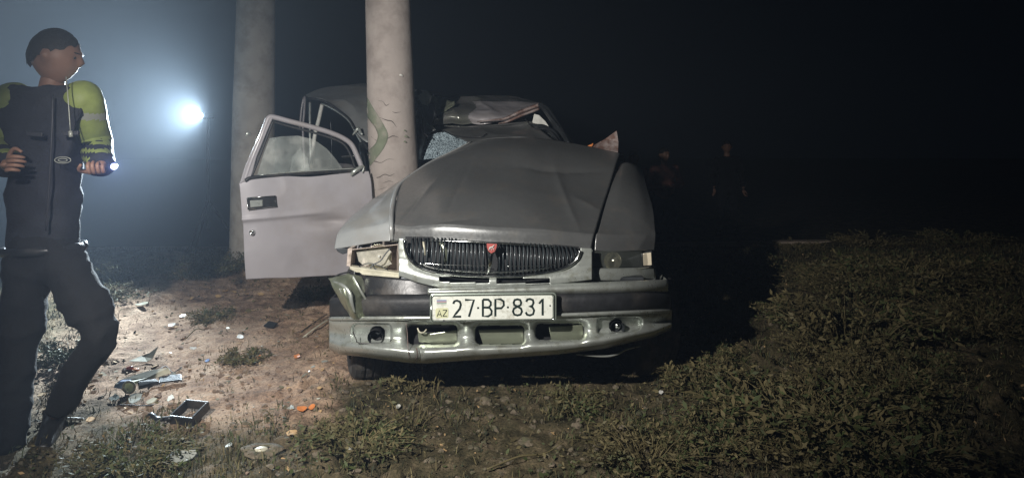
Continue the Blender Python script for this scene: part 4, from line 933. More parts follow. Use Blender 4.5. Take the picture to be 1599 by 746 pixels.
def person(J, label, top_m, leg_m, yaw=0., hh=.235, pitch=0., hands=None, group=None, sk=1.0, hold=None, hivis=False, pelvis_w=.155):
    """J: joint name -> world point"""
    J = {k: Vector(v) for k, v in J.items()}
    foot = (J['ankL'] + J['ankR']) / 2
    t = thing('person', (foot.x, foot.y, float(gbase(foot.x, foot.y))), label, 'person', group)
    # body
    mb = MB()
    nodes = {'pel': (J['pel'], .085, .07), 'spine': ((J['pel'] + J['chest']) / 2, .10, .075), 'chest': (J['chest'], .11, .08), 'neck': (J['neck'], .056, .056), 'headb': (J['head'] - Vector((0, 0, .05)), .055, .055)}
    E = [('pel', 'spine'), ('spine', 'chest'), ('chest', 'neck'), ('neck', 'headb')]
    for s in 'LR':
        nodes.update({'sh' + s: (J['sh' + s], .050), 'el' + s: (J['el' + s], .042), 'wr' + s: (J['wr' + s], .028, .024), 'hip' + s: (J['hip' + s], .066), 'kn' + s: (J['kn' + s], .056), 'an' + s: (J['ank' + s], .038)})
        E += [('chest', 'sh' + s), ('sh' + s, 'el' + s), ('el' + s, 'wr' + s), ('pel', 'hip' + s), ('hip' + s, 'kn' + s), ('kn' + s, 'an' + s)]
    V, Fc = skin_mesh(nodes, E, 'pel', 2); mb.add(V, Fc)
    mb.add(*head_geo(J['head'], hh, yaw, pitch))
    for s, sg in (('L', 1), ('R', -1)):
        spec = (hands or {}).get(s) or dict(direction=(J['wr' + s] - J['el' + s]), palm_n=Vector((-sg, 0, 0)) * -1, side=1, curl=.55)
        hand_geo(mb, J['wr' + s], s=1.0, **spec)
    mb.out('body', M['skin'], t, smooth=True)
    mb = MB(); mb.add(*hair_geo(J['head'], hh, yaw, pitch)); mb.out('hair', M['hair'], t, smooth=True)
    # eyes, brows
    R = Matrix.Rotation(yaw, 3, 'Z') @ Matrix.Rotation(pitch, 3, 'X'); mb = MB()
    for sx in (-1, 1):
        ball(mb, J['head'] + R @ Vector((sx * .125 * hh, -.375 * hh, .02 * hh)), .030 * hh, 6)
        q0 = J['head'] + R @ Vector((sx * .06 * hh, -.44 * hh, .10 * hh)); q1 = J['head'] + R @ Vector((sx * .20 * hh, -.40 * hh, .11 * hh)); mb.tube([q0, q1], .0032, n=5)
    mb.out('eyes', M['hair'], t, smooth=True)
    # jacket
    nodes = {'hem': (J['pel'] - Vector((0, 0, .13)), .170, .135), 'pel': (J['pel'] + Vector((0, 0, .08)), .165, .125), 'spine': ((J['pel'] + J['chest']) / 2 + Vector((0, 0, .03)), .168, .128), 'chest': (J['chest'], .185, .135), 'collar': (J['neck'] - Vector((0, 0, .03)), .085, .08)}
    E = [('hem', 'pel'), ('pel', 'spine'), ('spine', 'chest'), ('chest', 'collar')]
    for s in 'LR':
        wr = J['el' + s].lerp(J['wr' + s], .93)
        nodes.update({'sh' + s: (J['sh' + s], .085), 'm' + s: ((J['sh' + s] + J['el' + s]) / 2, .068), 'el' + s: (J['el' + s], .062), 'wr' + s: (wr, .046)})
        E += [('chest', 'sh' + s), ('sh' + s, 'm' + s), ('m' + s, 'el' + s), ('el' + s, 'wr' + s)]
    V, Fc = skin_mesh(nodes, E, 'hem', 3)
    if hivis:
        make('jacket', V, Fc, M[top_m], t, fold=.022)
        for s_ in 'LR':
            a, b2, c2 = J['sh' + s_], J['el' + s_], J['el' + s_].lerp(J['wr' + s_], .88)
            inn = a + (J['chest'] - a) * .28 + Vector((0, 0, .02))
            nd = {'i': (inn, .094), 'a': (a, .098), 'm': ((a + b2) / 2, .082), 'b': (b2, .074), 'c': (c2, .058)}
            V2, F2 = tube([nd[q_][0] for q_ in 'iambc'], [.060, .090, .082, .079, .060], n=28, spline=70)
            mi = []
            for f in F2:
                c = sum((Vector(V2[i]) for i in f), Vector()) / len(f)
                q_ = (a.z - c.z) / (a.z - c2.z + 1e-6)
                mi.append(1 if .22 < q_ < .32 else (2 if .62 < q_ and int(q_ * 16) % 2 else 0))
            make('sleeve', V2, F2, [M['hivis'], M['hivis_grey'], M[top_m]], t, midx=mi, fold=.005, label='yellow sleeve with grey bands')
    else: make('jacket', V, Fc, M[top_m], t, fold=.022)
    # trousers
    nodes = {'w': (J['pel'] + Vector((0, 0, .16)), .125, .10), 'pel': (J['pel'] - Vector((0, 0, .05)), .155, .12)}
    E = [('w', 'pel')]
    for s in 'LR':
        an = J['kn' + s].lerp(J['ank' + s], .97)
        nodes.update({'hip' + s: (J['hip' + s] - Vector((0, 0, .03)), .108), 't' + s: (J['hip' + s].lerp(J['kn' + s], .5), .108), 'kn' + s: (J['kn' + s], .080), 'c' + s: (J['kn' + s].lerp(J['ank' + s], .45), .076), 'an' + s: (an, .066)})
        E += [('pel', 'hip' + s), ('hip' + s, 't' + s), ('t' + s, 'kn' + s), ('kn' + s, 'c' + s), ('c' + s, 'an' + s)]
    V, Fc = skin_mesh(nodes, E, 'w', 3)
    make('trousers', V, Fc, M[leg_m], t, fold=.022)
    for s in 'LR':
        a = J['ank' + s]; td = (J['toe' + s] - a); 
        nodes = {'h': (a + Vector((0, 0, -.04)) - td * .25, .042, .04), 'a': (a + Vector((0, 0, -.03)), .05, .05), 'm': (a + td * .55 + Vector((0, 0, -.02)), .046, .036), 't': (J['toe' + s], .038, .026)}
        V, Fc = skin_mesh(nodes, [('h', 'a'), ('a', 'm'), ('m', 't')], 'a', 2); make('shoe', V, Fc, M['shoe'], t)
    return t

# officer striding past on the left
Yo = 3.42
offi = person(dict(head=P(86, 89, Yo), neck=P(80, 138, Yo + .02), chest=P(76, 190, Yo + .03), pel=P(68, 382, Yo + .02),
    shL=P(128, 155, Yo), elL=P(148, 222, Yo + .13), wrL=P(159, 264, Yo - .06), shR=P(22, 158, Yo), elR=P(-2, 228, Yo), wrR=P(12, 262, Yo - .2),
    hipL=P(96, 402, Yo), knL=P(158, 522, Yo - .12), ankL=P(82, 652, Yo - .02), toeL=P(64, 704, Yo - .20),
    hipR=P(42, 402, Yo), knR=P(26, 570, Yo - .10), ankR=P(8, 722, Yo - .22), toeR=P(40, 762, Yo - .42)),
    'officer in dark uniform with yellow sleeves striding past at left edge, torch in hand', 'cloth_dark', 'trousers', yaw=1.75, hh=.25, pitch=.12, hivis=True,
    hands={'L': dict(direction=(.25, -.9, -.1), palm_n=(-.1, .1, 1), side=1, curl=1.3), 'R': dict(direction=(.5, -.7, .2), palm_n=(1, 0, 0), side=1, curl=.7)})
mb = MB(); a0 = Vector(P(68, 388, Yo + .02)); mb.tube([a0 + Vector((.175 * math.cos(a), .135 * math.sin(a), .01 * math.cos(a))) for a in np.linspace(0, 2 * math.pi, 25)], .022, n=6, flat=.5, flat_axis=1); mb.out('belt', M['black_plastic'], offi, smooth=True)
mb = MB(); mb.prism(PL([(40, 205), (66, 207), (65, 214), (41, 212)], Yo - .165), (0, .02, 0)); mb.out('pocket_flap', M['zip'], offi, bevel=.003)
mb = MB(); mb.prism(PL([(96, 206), (122, 204), (121, 211), (97, 213)], Yo - .165), (0, .02, 0)); mb.out('pocket_flap', M['zip'], offi, bevel=.003)
mb = MB(); mb.tube([P(82, 150, Yo - .125), P(81, 200, Yo - .15), P(77, 280, Yo - .145), P(72, 360, Yo - .13)], .005, n=6, spline=20, flat=.6); mb.out('zip', M['zip'], offi, smooth=True)
# badge on the jacket and reflective band
mb = MB()
for (ex, ez) in ((.036, .014), (.020, .007)):
    c = Vector(P(98, 250, Yo - .165)); mb.tube([c + Vector((ex * math.cos(a), 0, ez * math.sin(a))) for a in np.linspace(0, 2 * math.pi, 21)], .0022, n=5)
mb.out('chest_badge', M['hivis_grey'], offi, smooth=True, label='pale oval badge')
mb = MB(); mb.tube([P(103, 120, Yo - .14), P(106, 150, Yo - .165), P(110, 205, Yo - .17)], .0022, n=6, spline=12); mb.tube([P(110, 205, Yo - .172), P(111, 214, Yo - .175)], .009, n=6); mb.out('radio_cord', M['hivis_grey'], offi, smooth=True)
def torch(name, c, d, r, ln, led, label, power, colr, cone=165):
    c = Vector(c); d = Vector(d).normalized()
    t = thing(name, c, label, 'torch')
    mb = MB(); mb.tube([c - d * ln, c - d * ln * .35, c - d * ln * .25, c - d * .002], [r * .62, r * .62, r, r], n=16); mb.out('torch_body', M['black_plastic'], t, smooth=False); mb = MB(); m_ = 20; q0 = d.to_track_quat('Z', 'Y').to_matrix(); V = [c + d * dz + q0 @ Vector((rr_ * r * math.cos(6.2832 * k / m_), rr_ * r * math.sin(6.2832 * k / m_), 0)) for (rr_, dz) in ((1.0, -.004), (1.0, .012), (.9, .012), (.9, -.001)) for k in range(m_)]; mb.add(V, [(i * m_ + k, i * m_ + (k + 1) % m_, (i + 1) * m_ + (k + 1) % m_, (i + 1) * m_ + k) for i in range(3) for k in range(m_)]); mb.out('bezel', M['black_plastic'], t, smooth=False)
    mb = MB(); mb.tube([c, c + d * .003], r * .86, n=16); mb.out('lit_lens', M[led], t)
    l = lamp('torch_light', 'SPOT', c + d * .016, power, colr, r * .8, c + d * 3, cone, 1.0)
    return t
torch('hand_torch', P(178, 260, Yo - .28), (.52, -1, .02), .015, .11, 'led_blue', 'small bluish lit torch in the striding officer\'s hand', 70, (.40, .48, 1), 120)

# bright lamp on a dark stand
Yh = 7.1
gzh = float(gbase(P(255, 425, Yh)[0], Yh))
def HP(px, z, dy=0): return (P(px, 0, Yh)[0], Yh + dy, gzh + z)
bt = torch('work_lamp', P(315, 181, Yh - .50), (-.38, -1, .06), .026, .14, 'led_white', 'dazzling white work lamp on a thin dark stand beside the rear concrete pole', 3100, (.78, .91, 1), 136)
bt['category'] = 'lamp'
bc = Vector(P(315, 181, Yh - .50)) + Vector((.02, .09, -.02)); bz = float(gbase(bc.x, bc.y))
mb = MB(); mb.tube([(bc.x, bc.y, bc.z), (bc.x, bc.y, bz + .35)], .011, n=10); mb.out('stand_pole', M['black_cloth'], bt, smooth=True)
for k in range(3):
    a_ = 2.1 * k + .5; fx, fy = bc.x + .36 * math.cos(a_), bc.y + .36 * math.sin(a_)
    mb = MB(); mb.tube([(bc.x, bc.y, bz + .62), (fx, fy, float(gz(fx, fy)))], .009, n=8); mb.out('leg', M['black_cloth'], bt, smooth=True)

# onlookers on the road far behind
def stand(px, headpy, Y, label, top, leg, fold=False, yaw=0, group=None):
    zt = P(px, headpy, Y)[2]; z0 = zt - 1.62; X = P(px, 0, Y)[0]
    q_ = lambda dx, z, dy=0: (X + dx, Y + dy, z0 + z)
    j = dict(head=q_(0, 1.62), neck=q_(0, 1.47), chest=q_(0, 1.28), pel=q_(0, .95), shL=q_(.19, 1.38), shR=q_(-.19, 1.38), hipL=q_(.09, .90), hipR=q_(-.09, .90), knL=q_(.12, .5, -.04), knR=q_(-.12, .5, -.02), ankL=q_(.13, .10), ankR=q_(-.14, .10), toeL=q_(.17, .04, -.17), toeR=q_(-.18, .04, -.17))
    if fold: j.update(elL=q_(.27, 1.10, -.06), wrL=q_(.04, 1.12, -.22), elR=q_(-.27, 1.10, -.06), wrR=q_(-.02, 1.08, -.24))
    else: j.update(elL=q_(.27, 1.12), wrL=q_(.28, .86, -.08), elR=q_(-.27, 1.12), wrR=q_(-.26, .88, -.1))
    hands = {'L': dict(direction=(-1, -.1, .05), palm_n=(0, .6, -.6), side=1, curl=.5), 'R': dict(direction=(1, -.1, .05), palm_n=(0, .6, -.6), side=1, curl=.5)} if fold else None
    return person(j, label, top, leg, yaw, hands=hands)
stand(1037, 242, 12.2, 'onlooker with folded arms in brown jacket standing behind the car\'s far corner', 'jacket_brown', 'jeans', True, .5)
stand(1135, 230, 13.5, 'onlooker in black standing alone right of the car, only the face catching light', 'black_cloth', 'black_cloth', False, -.2)
stand(990, 247, 12.8, 'onlooker half hidden behind the far fender, reddish face above it', 'jacket_brown', 'trousers', False, .1)

# ================================================================== debris on the verge
def shard(name, px, py, outline, lift, th, m, label, cat, tilt=(0, 0), rz=0, bevel=.0, up=.0, bend=.0, group=None):
    """a thin rigid piece lying on the ground; outline in metres"""
    c = G(px, py); R = Matrix.Rotation(rz, 3, 'Z') @ Matrix.Rotation(tilt[0], 3, 'X') @ Matrix.Rotation(tilt[1], 3, 'Y')
    V = []; n = len(outline); ring = []
    for lv in (0, th):
        for (a, b_) in outline: V.append(R @ Vector((a, b_, lv + bend * (a * a + b_ * b_) * 10)))
    cen = len(V); 
    Fc = [(i, (i + 1) % n, (i + 1) % n + n, i + n) for i in range(n)]; V.append(Vector((0, 0, 0))); V.append(R @ Vector((0, 0, th)))
    Fc += [((i + 1) % n, i, cen) for i in range(n)] + [(i + n, (i + 1) % n + n, cen + 1) for i in range(n)]
    zmin = min(v.z for v in V)
    V = [v + c + Vector((0, 0, lift + .004 - zmin * .8)) for v in V]
    o = make(name, V, Fc, M[m], None, smooth=False, bevel=bevel)
    return tag(o, label, cat, group)
def blob_outline(r, n=9, el=1.0, seed=0):
    rs = random.Random(seed); return [(r * el * rs.uniform(.7, 1.15) * math.cos(2 * math.pi * k / n), r * rs.uniform(.7, 1.15) * math.sin(2 * math.pi * k / n)) for k in range(n)]
# open black housing with a trailing strap
c = G(296, 657); t = thing('black_housing', c, 'black open plastic frame with a trailing strap lying on the earth', 'frame')
R = Matrix.Rotation(-.25, 3, 'Z') @ Matrix.Rotation(.30, 3, 'X')
mb = MB(); W2, H2, th, dp = .058, .060, .014, .045
for (cx, cy, sx, sy) in ((0, H2, 2 * W2 + th, th), (0, -H2, 2 * W2 + th, th), (-W2, 0, th, 2 * H2 - th), (W2, 0, th, 2 * H2 - th)):
    mb.box(c + Vector((0, 0, .035)) + R @ Vector((cx, cy, 0)), (sx - .001, sy - .001, dp), R=R)
mb.out('frame_rim', M['black_plastic'], t, bevel=.004)
mb = MB(); mb.tube([c + Vector((-.06, -.05, .03)), c + Vector((-.13, -.04, .02)), c + Vector((-.17, -.02, .035)), c + Vector((-.20, .01, .02))], [.016, .018, .013, .010], n=8, spline=18, flat=.6, flat_axis=2); mb.out('strap', M['black_plastic'], t, smooth=True)
shard('black_tile', 422, 514, [(-.040, -.022), (.028, -.035), (.045, .018), (-.015, .035)], .008, .012, 'black_plastic', 'small flat black plastic tile on bare earth, left of the bumper', 'plastic piece', (.35, .1), .1, .002)
# broken lamp piece with round socket
c = G(212, 612); t = thing('broken_lamp', c, 'broken lamp unit with pale trim and round socket among the debris', 'lamp debris')
mb = MB(); mb.prism([c + Vector(v) for v in ((-.11, -.01, .03), (-.09, .02, .045), (.01, .10, .065), (.10, .14, .07), (.12, .13, .055), (.03, .05, .04), (-.05, -.02, .03))], (.0, .01, .012)); mb.out('trim', M['pale'], t, bevel=.002)
mb = MB(); mb.prism([c + Vector(v) for v in ((-.11, -.02, .028), (-.03, -.035, .02), (-.03, .0, .055), (-.09, .01, .05))], (0, .02, .004)); mb.out('blue_shell', M['flag_blue'], t, bevel=.003)
mb = MB(); ring = [c + Vector((-.012 + .030 * math.cos(a), -.045, .038 + .030 * math.sin(a))) for a in np.linspace(0, 2 * math.pi, 21)]; mb.tube(ring, .006, n=7); mb.out('socket_ring', M['pale'], t, smooth=True)
mb = MB(); mb.disc(c + Vector((-.012, -.035, .038)), .028, 0, 20, rings=((1, 0), (.7, .012), (.3, .014))); mb.out('socket', M['sticker'], t, smooth=True)
mb = MB(); mb.prism([c + Vector(v) for v in ((.02, -.01, .012), (.10, .05, .02), (.07, .07, .03), (0, .02, .03))], (0, 0, .018)); mb.out('dark_housing', M['black_plastic'], t, bevel=.004)
shard('white_trim', 226, 566, [(-.075, -.035), (.03, -.05), (.055, -.03), (.065, .06), (.045, .03), (-.02, .01)], .012, .004, 'pale', 'pale triangular trim shard standing up behind the lamp debris', 'shard', (.5, -.1), .15, bend=.2)
c = G(266, 598); t = thing('vent_grille', c, 'small dark ribbed vent beside the broken lamp', 'vent')
R = Matrix.Rotation(.45, 3, 'Z') @ Matrix.Rotation(.25, 3, 'X')
for k in range(5):
    mb = MB(); mb.box(c + Vector((0, 0, .022)) + R @ Vector((0, -.024 + k * .012, 0)), (.10, .005, .010), R=R); mb.out('slat', M['dark_metal'], t)
for s in (-1, 1):
    mb = MB(); mb.box(c + Vector((0, 0, .018)) + R @ Vector((s * .052, 0, 0)), (.006, .056, .012), R=R); mb.out('end_bar', M['black_plastic'], t)
mb = MB(); ball(mb, G(203, 577) + Vector((0, 0, .010)), .018, 6, sq=(1.2, .7, .6), noise_=.15, seed=3); tag(mb.out('red_fragment', M['red'], smooth=True), 'small bright red fragment just above the lamp debris', 'fragment')
mb = MB(); ball(mb, G(213, 581) + Vector((0, 0, .008)), .014, 6, sq=(1.3, .7, .5), noise_=.2, seed=5); tag(mb.out('orange_fragment', M['orange'], smooth=True), 'orange fragment touching the red one above the lamp debris', 'fragment')
for (px, py, r, m, lb, sd, el) in (
    (179, 628, .026, 'greyshard', 'grey rounded shard left below the broken lamp socket', 1, 1.3), (212, 629, .036, 'greyshard', 'grey flat shard directly below the broken lamp socket', 2, 1.5),
    (238, 632, .026, 'pale', 'pale shard right below the broken lamp socket', 3, 1.6), (198, 600, .020, 'leaf_tan', 'tan crumpled scrap left of the broken lamp', 4, 1.2),
    (222, 478, .030, 'pale', 'white flat shard on the upper left verge', 5, 1.5), (268, 511, .020, 'white', 'white bent scrap on the bare earth, middle left', 6, 1.3),
    (375, 531, .022, 'white', 'thin white shard on bare earth near the black tile', 7, 1.6), (302, 547, .012, 'white', 'tiny white splinter beside a twig on the earth', 8, 2),
    (141, 659, .020, 'leaf_tan', 'pale tan scrap beside the walking officer\'s shoe', 9, 1.3), (358, 700, .016, 'greyshard', 'little grey shard above the round gasket', 10, 1),
    (284, 722, .036, 'greyshard', 'flat grey shard in the grass at the bottom left', 11, 1.8), (622, 640, .020, 'white', 'white shard on dark soil below the front wheel', 12, .6),
    (404, 562, .018, 'orange', 'orange shard with a pale tip in the middle of the bare earth', 13, 1), (464, 560, .020, 'orange', 'bright orange shard left of the bumper', 14, 1.1),
    (471, 645, .022, 'orange', 'broken orange lens piece in the rough earth, left one', 15, 1.1), (487, 640, .020, 'orange', 'broken orange lens piece in the rough earth, right one', 16, 1),
    (455, 681, .024, 'leaf_tan', 'pinkish curved scrap below the orange lens pieces', 17, 1.2), (324, 566, .014, 'blue_bit', 'small blue plastic bit on the bare earth', 18, 1.2),
    (401, 553, .012, 'white', 'small pinkish white chip just above the orange shard', 19, 1), (545, 705, .013, 'white', 'tiny white chip in the dark grass at the bottom', 20, 1),
    (1032, 618, .014, 'white', 'tiny white chip in the grass under the far front corner', 21, 1)):
    shard('shard', px, py, blob_outline(r, 8, el, sd), .004, .004, m, lb, 'shard', (random.uniform(.1, .5), random.uniform(-.3, .3)), random.uniform(-1, 1), bend=random.uniform(.0, .8))
for i, (px, py, r) in enumerate(((407, 212 + 250, .012), (365, 459, .012), (386, 463, .010), (352, 458, .012), (217, 463, .016), (300, 470, .010), (341, 466, .012))):
    shard('dry_leaf', px, py, blob_outline(r * 1.5, 7, 1.7, 50 + i), .004, .002, 'leaf_tan', 'small tan dry leaf scattered on the upper bare verge below the door', 'leaf', (.4, .2), i, bend=1, group='dry leaves below the open door')
mb = MB(); rs = random.Random(12)
for k in range(420):
    x = rs.uniform(-2.5, -.6); y = rs.uniform(3.1, 6.6)
    if float(gbare(x, y)) < .25: continue
    r_ = rs.uniform(.003, .012) if rs.random() < .9 else rs.uniform(.012, .02); z0 = float(gz(x, y)); a0 = rs.uniform(0, 6)
    o_ = blob_outline(r_, 6, rs.uniform(1, 2.2), k); ca, sa = math.cos(a0), math.sin(a0); tx, ty = rs.uniform(-.4, .4), rs.uniform(-.4, .4)
    V = [(x + a * ca - b_ * sa, y + a * sa + b_ * ca, z0 + .005 + tx * a + ty * b_ + l) for l in (0, .002) for a, b_ in o_]
    mb.add(V, [tuple(range(5, -1, -1)), tuple(range(6, 12))] + [(i, (i + 1) % 6, (i + 1) % 6 + 6, i + 6) for i in range(6)], rs.choice((0, 0, 0, 3, 3, 0, 1, 2, 3)))
o = mb.out('scattered_chips', [M['leaf_tan'], M['pale'], M['greyshard'], M['grass2']]); o['kind'] = 'stuff'; o['label'] = 'tiny chips, straw and leaf scraps on the bare earth'
for i, pts in enumerate((((186, 634), (200, 640), (222, 636), (240, 641)), ((244, 585), (258, 578), (270, 584), (284, 580)))):
    mb = MB(); mb.tube([G(*p) + Vector((0, 0, .008 + .015 * (k % 2))) for k, p in enumerate(pts)], .0028, n=6, spline=24); tag(mb.out('wire', M['black_rubber'], smooth=True), ('loose black wire curling below the broken lamp unit', 'loose black wire above the small ribbed vent')[i], 'wire')
# round gasket
c = G(408, 711); t = thing('round_gasket', c, 'oval grey gasket plate with cream centre at the bottom of the earth patch', 'gasket')
mb = MB()
V = []; n = 28
for (rr_, zz) in ((1, 0), (1, .006), (.55, .012), (.42, .010)):
    for k in range(n):
        a = 2 * math.pi * k / n; e = 1 + .12 * math.sin(3 * a) + .05 * math.sin(7 * a); V.append(c + Vector((.085 * rr_ * e * math.cos(a), .050 * rr_ * e * math.sin(a) , .012 + zz + .2 * .05 * rr_ * math.sin(a))))
mb.add(V, [(i * n + k, i * n + (k + 1) % n, (i + 1) * n + (k + 1) % n, (i + 1) * n + k) for i in range(3) for k in range(n)]); mb.out('plate', M['stone'], t, smooth=True)
mb = MB(); ball(mb, c + Vector((0, 0, .020)), .026, 7, sq=(1.1, .9, .35), noise_=.06, seed=2); mb.out('centre_cap', M['pale'], t, smooth=True)
# bright strips by the bumper corner
for i, (p, q_, r, lb, m) in enumerate((((475, 528), (514, 507), .007, 'long thin pale metal strip leaning towards the bumper corner', 'pale'), ((470, 521), (510, 500), .004, 'thin dark wire above the pale strip by the bumper', 'dark_metal'))):
    a, b_ = G(*p), G(*q_); mb = MB(); mb.tube([a + Vector((0, 0, .01)), a.lerp(b_, .5) + Vector((0, 0, .03)), b_ + Vector((0, 0, .04))], r, n=6, spline=8, flat=.5, flat_axis=2); tag(mb.out('metal_strip', M[m], smooth=True), lb, 'metal strip')
mb = MB(); a = G(98, 657); b_ = G(130, 658); mb.tube([a + Vector((0, 0, .012)), b_ + Vector((0, 0, .012))], .007, n=10); tag(mb.out('white_tube', M['white'], smooth=True), 'short white tube on the ground by the officer\'s shoe', 'tube')
# branches
for i, (pts, lb) in enumerate((([(146, 415), (185, 412), (205, 420), (222, 440)], 'dark dead branch on the upper left verge'), ([(760, 740), (810, 728), (850, 715), (880, 705)], 'pale thin stick lying in the foreground grass'), ([(290, 534), (306, 524), (318, 520)], 'short brown twig on the bare earth'))):
    P3 = [G(*p) + Vector((0, 0, .02 + .02 * (k % 2))) for k, p in enumerate(pts)]
    mb = MB(); mb.tube(P3, ([.009, .008, .006, .003] if i == 0 else [.004, .004, .003, .002])[:len(P3)], n=7, spline=16)
    for k in range(3 if i == 0 else 0):
        b0 = P3[min(k, len(P3) - 2)].lerp(P3[min(k + 1, len(P3) - 1)], .5); mb.tube([b0, b0 + Vector((random.uniform(-.06, .06), .03, .05)), b0 + Vector((random.uniform(-.12, .12), .05, .07))], [.0025, .002, .001], n=5, spline=6)
    tag(mb.out('branch', M['grass2'] if i else M['stone'], smooth=True), lb, 'branch')

# ================================================================== stones, clods, grass
def rock(mb, c, r, seed, mi=0):
    rs = random.Random(seed); bm = bmesh.new(); bmesh.ops.create_icosphere(bm, subdivisions=2, radius=r)
    sq = Vector((rs.uniform(.8, 1.4), rs.uniform(.7, 1.2), rs.uniform(.5, .8))); R = Matrix.Rotation(rs.uniform(0, 6), 3, 'Z')
    cuts = [(Vector((rs.uniform(-1, 1), rs.uniform(-1, 1), rs.uniform(-.6, 1))).normalized(), rs.uniform(.42, .85) * r) for _ in range(9)]
    V = []
    for v in bm.verts:
        p = v.co.copy()
        for nn, dd in cuts:
            e = p.dot(nn) - dd
            if e > 0: p -= nn * e
        p *= 1 + rs.uniform(-.05, .05); p = R @ Vector((p.x * sq.x, p.y * sq.y, p.z * sq.z)); V.append(p + Vector(c))
    Fc = [tuple(v.index for v in f.verts) for f in bm.faces]; bm.free(); mb.add(V, Fc, mi)
# larger stones of the foreground, each one a thing
big = [(732, 645, .040), (757, 628, .045), (790, 625, .050), (806, 642, .040), (822, 690, .048), (770, 668, .034), (700, 640, .034), (850, 640, .03), (672, 722, .040), (640, 690, .032), (905, 660, .04), (870, 700, .035),
       (610, 700, .03), (715, 690, .03), (745, 702, .028), (880, 622, .03), (690, 612, .03), (930, 705, .035), (580, 650, .028), (560, 610, .026), (832, 668, .03), (960, 640, .03), (1010, 690, .035), (655, 655, .03), (790, 720, .04), (845, 735, .03), (1180, 690, .035), (1100, 610, .03)]
for i, (px, py, r) in enumerate(big):
    mb = MB(); c = G(px, py); rock(mb, c - Vector((0, 0, r * .10)), r * .82, 100 + i); o = mb.out('stone', M['stone'], smooth=False)
    tag(o, 'earthy grey-brown stone half sunk in the dark grass in front of the car', 'stone', 'stones in the grass before the car')
# clods and pebbles nobody could count
mb = MB(); rs = random.Random(4); cnt = 0
while cnt < 2600:
    x = rs.uniform(-2.6, 2.2); y = rs.uniform(2.9, 6.2) if rs.random() < .6 else rs.uniform(2.9, 4.2)
    wgt = .25 + .75 * float(sstep(.45, .62, fbm(np.array([x * 1.4 + 5]), np.array([y * 1.4]), 31, 3)[0]))
    if -1.9 < x < 1.4 and y < 4.4: wgt = min(1, wgt + .3)
    if rs.random() > wgt: continue
    r = .004 + .018 * rs.random() ** 2.5
    rock(mb, (x, y, float(gz(x, y)) + r * .25), r, cnt, 0 if float(gbare(x, y)) > rs.random() else 1); cnt += 1
o = mb.out('clods', [M['clod'], M['stone']]); o['kind'] = 'stuff'; o['label'] = 'loose crumbs of earth and pebbles on the verge'

def blades(name, xy, hlo, hhi, wd, seed, lean=.6, weights=(.40, .30, .3), label=None):
    r = np.random.default_rng(seed); n = len(xy); x, y = xy[:, 0], xy[:, 1]; z = gz(x, y) - .004
    h = hlo + (hhi - hlo) * r.random(n) ** 1.6; a = r.random(n) * 2 * np.pi; ln = h * lean * r.random(n) * 1.6
    fa = r.random(n) * np.pi; wx, wy = np.cos(fa) * wd * .5, np.sin(fa) * wd * .5; dx, dy = np.cos(a), np.sin(a)
    base = np.stack([x, y, z], 1)
    s = np.stack([wx, wy, 0 * wx], 1)
    mid = base + np.stack([dx * ln * .35, dy * ln * .35, h * .6], 1); tip = base + np.stack([dx * ln, dy * ln, h * (1 - .25 * r.random(n))], 1)
    co = np.stack([base - s, base + s, mid + s * .8, mid - s * .8, tip], 1).reshape(-1, 3)
    me = bpy.data.meshes.new(name); me.vertices.add(n * 5); me.vertices.foreach_set('co', co.ravel())
    i0 = np.arange(n) * 5
    loops = np.stack([i0, i0 + 1, i0 + 2, i0 + 3, i0 + 3, i0 + 2, i0 + 4], 1).ravel().astype(np.int32)
    me.loops.add(n * 7); me.loops.foreach_set('vertex_index', loops)
    ls = np.stack([np.arange(n) * 7, np.arange(n) * 7 + 4], 1).ravel().astype(np.int32); lt = np.tile([4, 3], n).astype(np.int32)
    me.polygons.add(n * 2); me.polygons.foreach_set('loop_start', ls); me.polygons.foreach_set('loop_total', lt)
    mi = r.choice(3, n, p=weights); 
    for m_ in ('grass1', 'grass2', 'grass3'): me.materials.append(M[m_])
    me.polygons.foreach_set('material_index', np.repeat(mi, 2).astype(np.int32)); me.update(); me.validate()
    return me
def scatter(n, x0, x1, y0, y1, seed, dens):
    r = np.random.default_rng(seed); x = x0 + (x1 - x0) * r.random(n); y = y0 + (y1 - y0) * r.random(n)
    k = r.random(n) < dens(x, y); return np.stack([x[k], y[k]], 1)
def dgrass(x, y):
    patch = sstep(.40, .52, fbm(x * 2.9, y * 2.9, 61, 4)); clump = sstep(.42, .55, fbm(x * 11, y * 11, 63, 3))
    under = (np.abs(x + .05) < .8) & (y > 3.75) & (y < 7.6)
    stony = np.exp(-((x - 0.0) / .55) ** 2 - ((y - 3.3) / .28) ** 2)
    return (1 - gbare(x, y)) * (.12 + .88 * patch * clump) * np.where(under, .1, 1) * (1 - .75 * stony)
xy = scatter(270000, -4.2, 5.0, 2.6, 7.75, 5, dgrass)
g1 = bpy.data.objects.new('grass', blades('grass', xy, .012, .065, .0045, 6)); COL.objects.link(g1); g1['kind'] = 'stuff'; g1['label'] = 'short mixed green and dry grass covering the verge'
xy = scatter(9000, -3.2, -.6, 3.0, 7.6, 15, lambda x, y: gbare(x, y) * sstep(.50, .62, fbm(x * 3.5, y * 3.5, 71, 4)))
g2 = bpy.data.objects.new('sparse_grass', blades('sparse_grass', xy, .01, .04, .004, 16, weights=(.35, .55, .1))); COL.objects.link(g2); g2['kind'] = 'stuff'; g2['label'] = 'sparse dry grass on the bare earth'
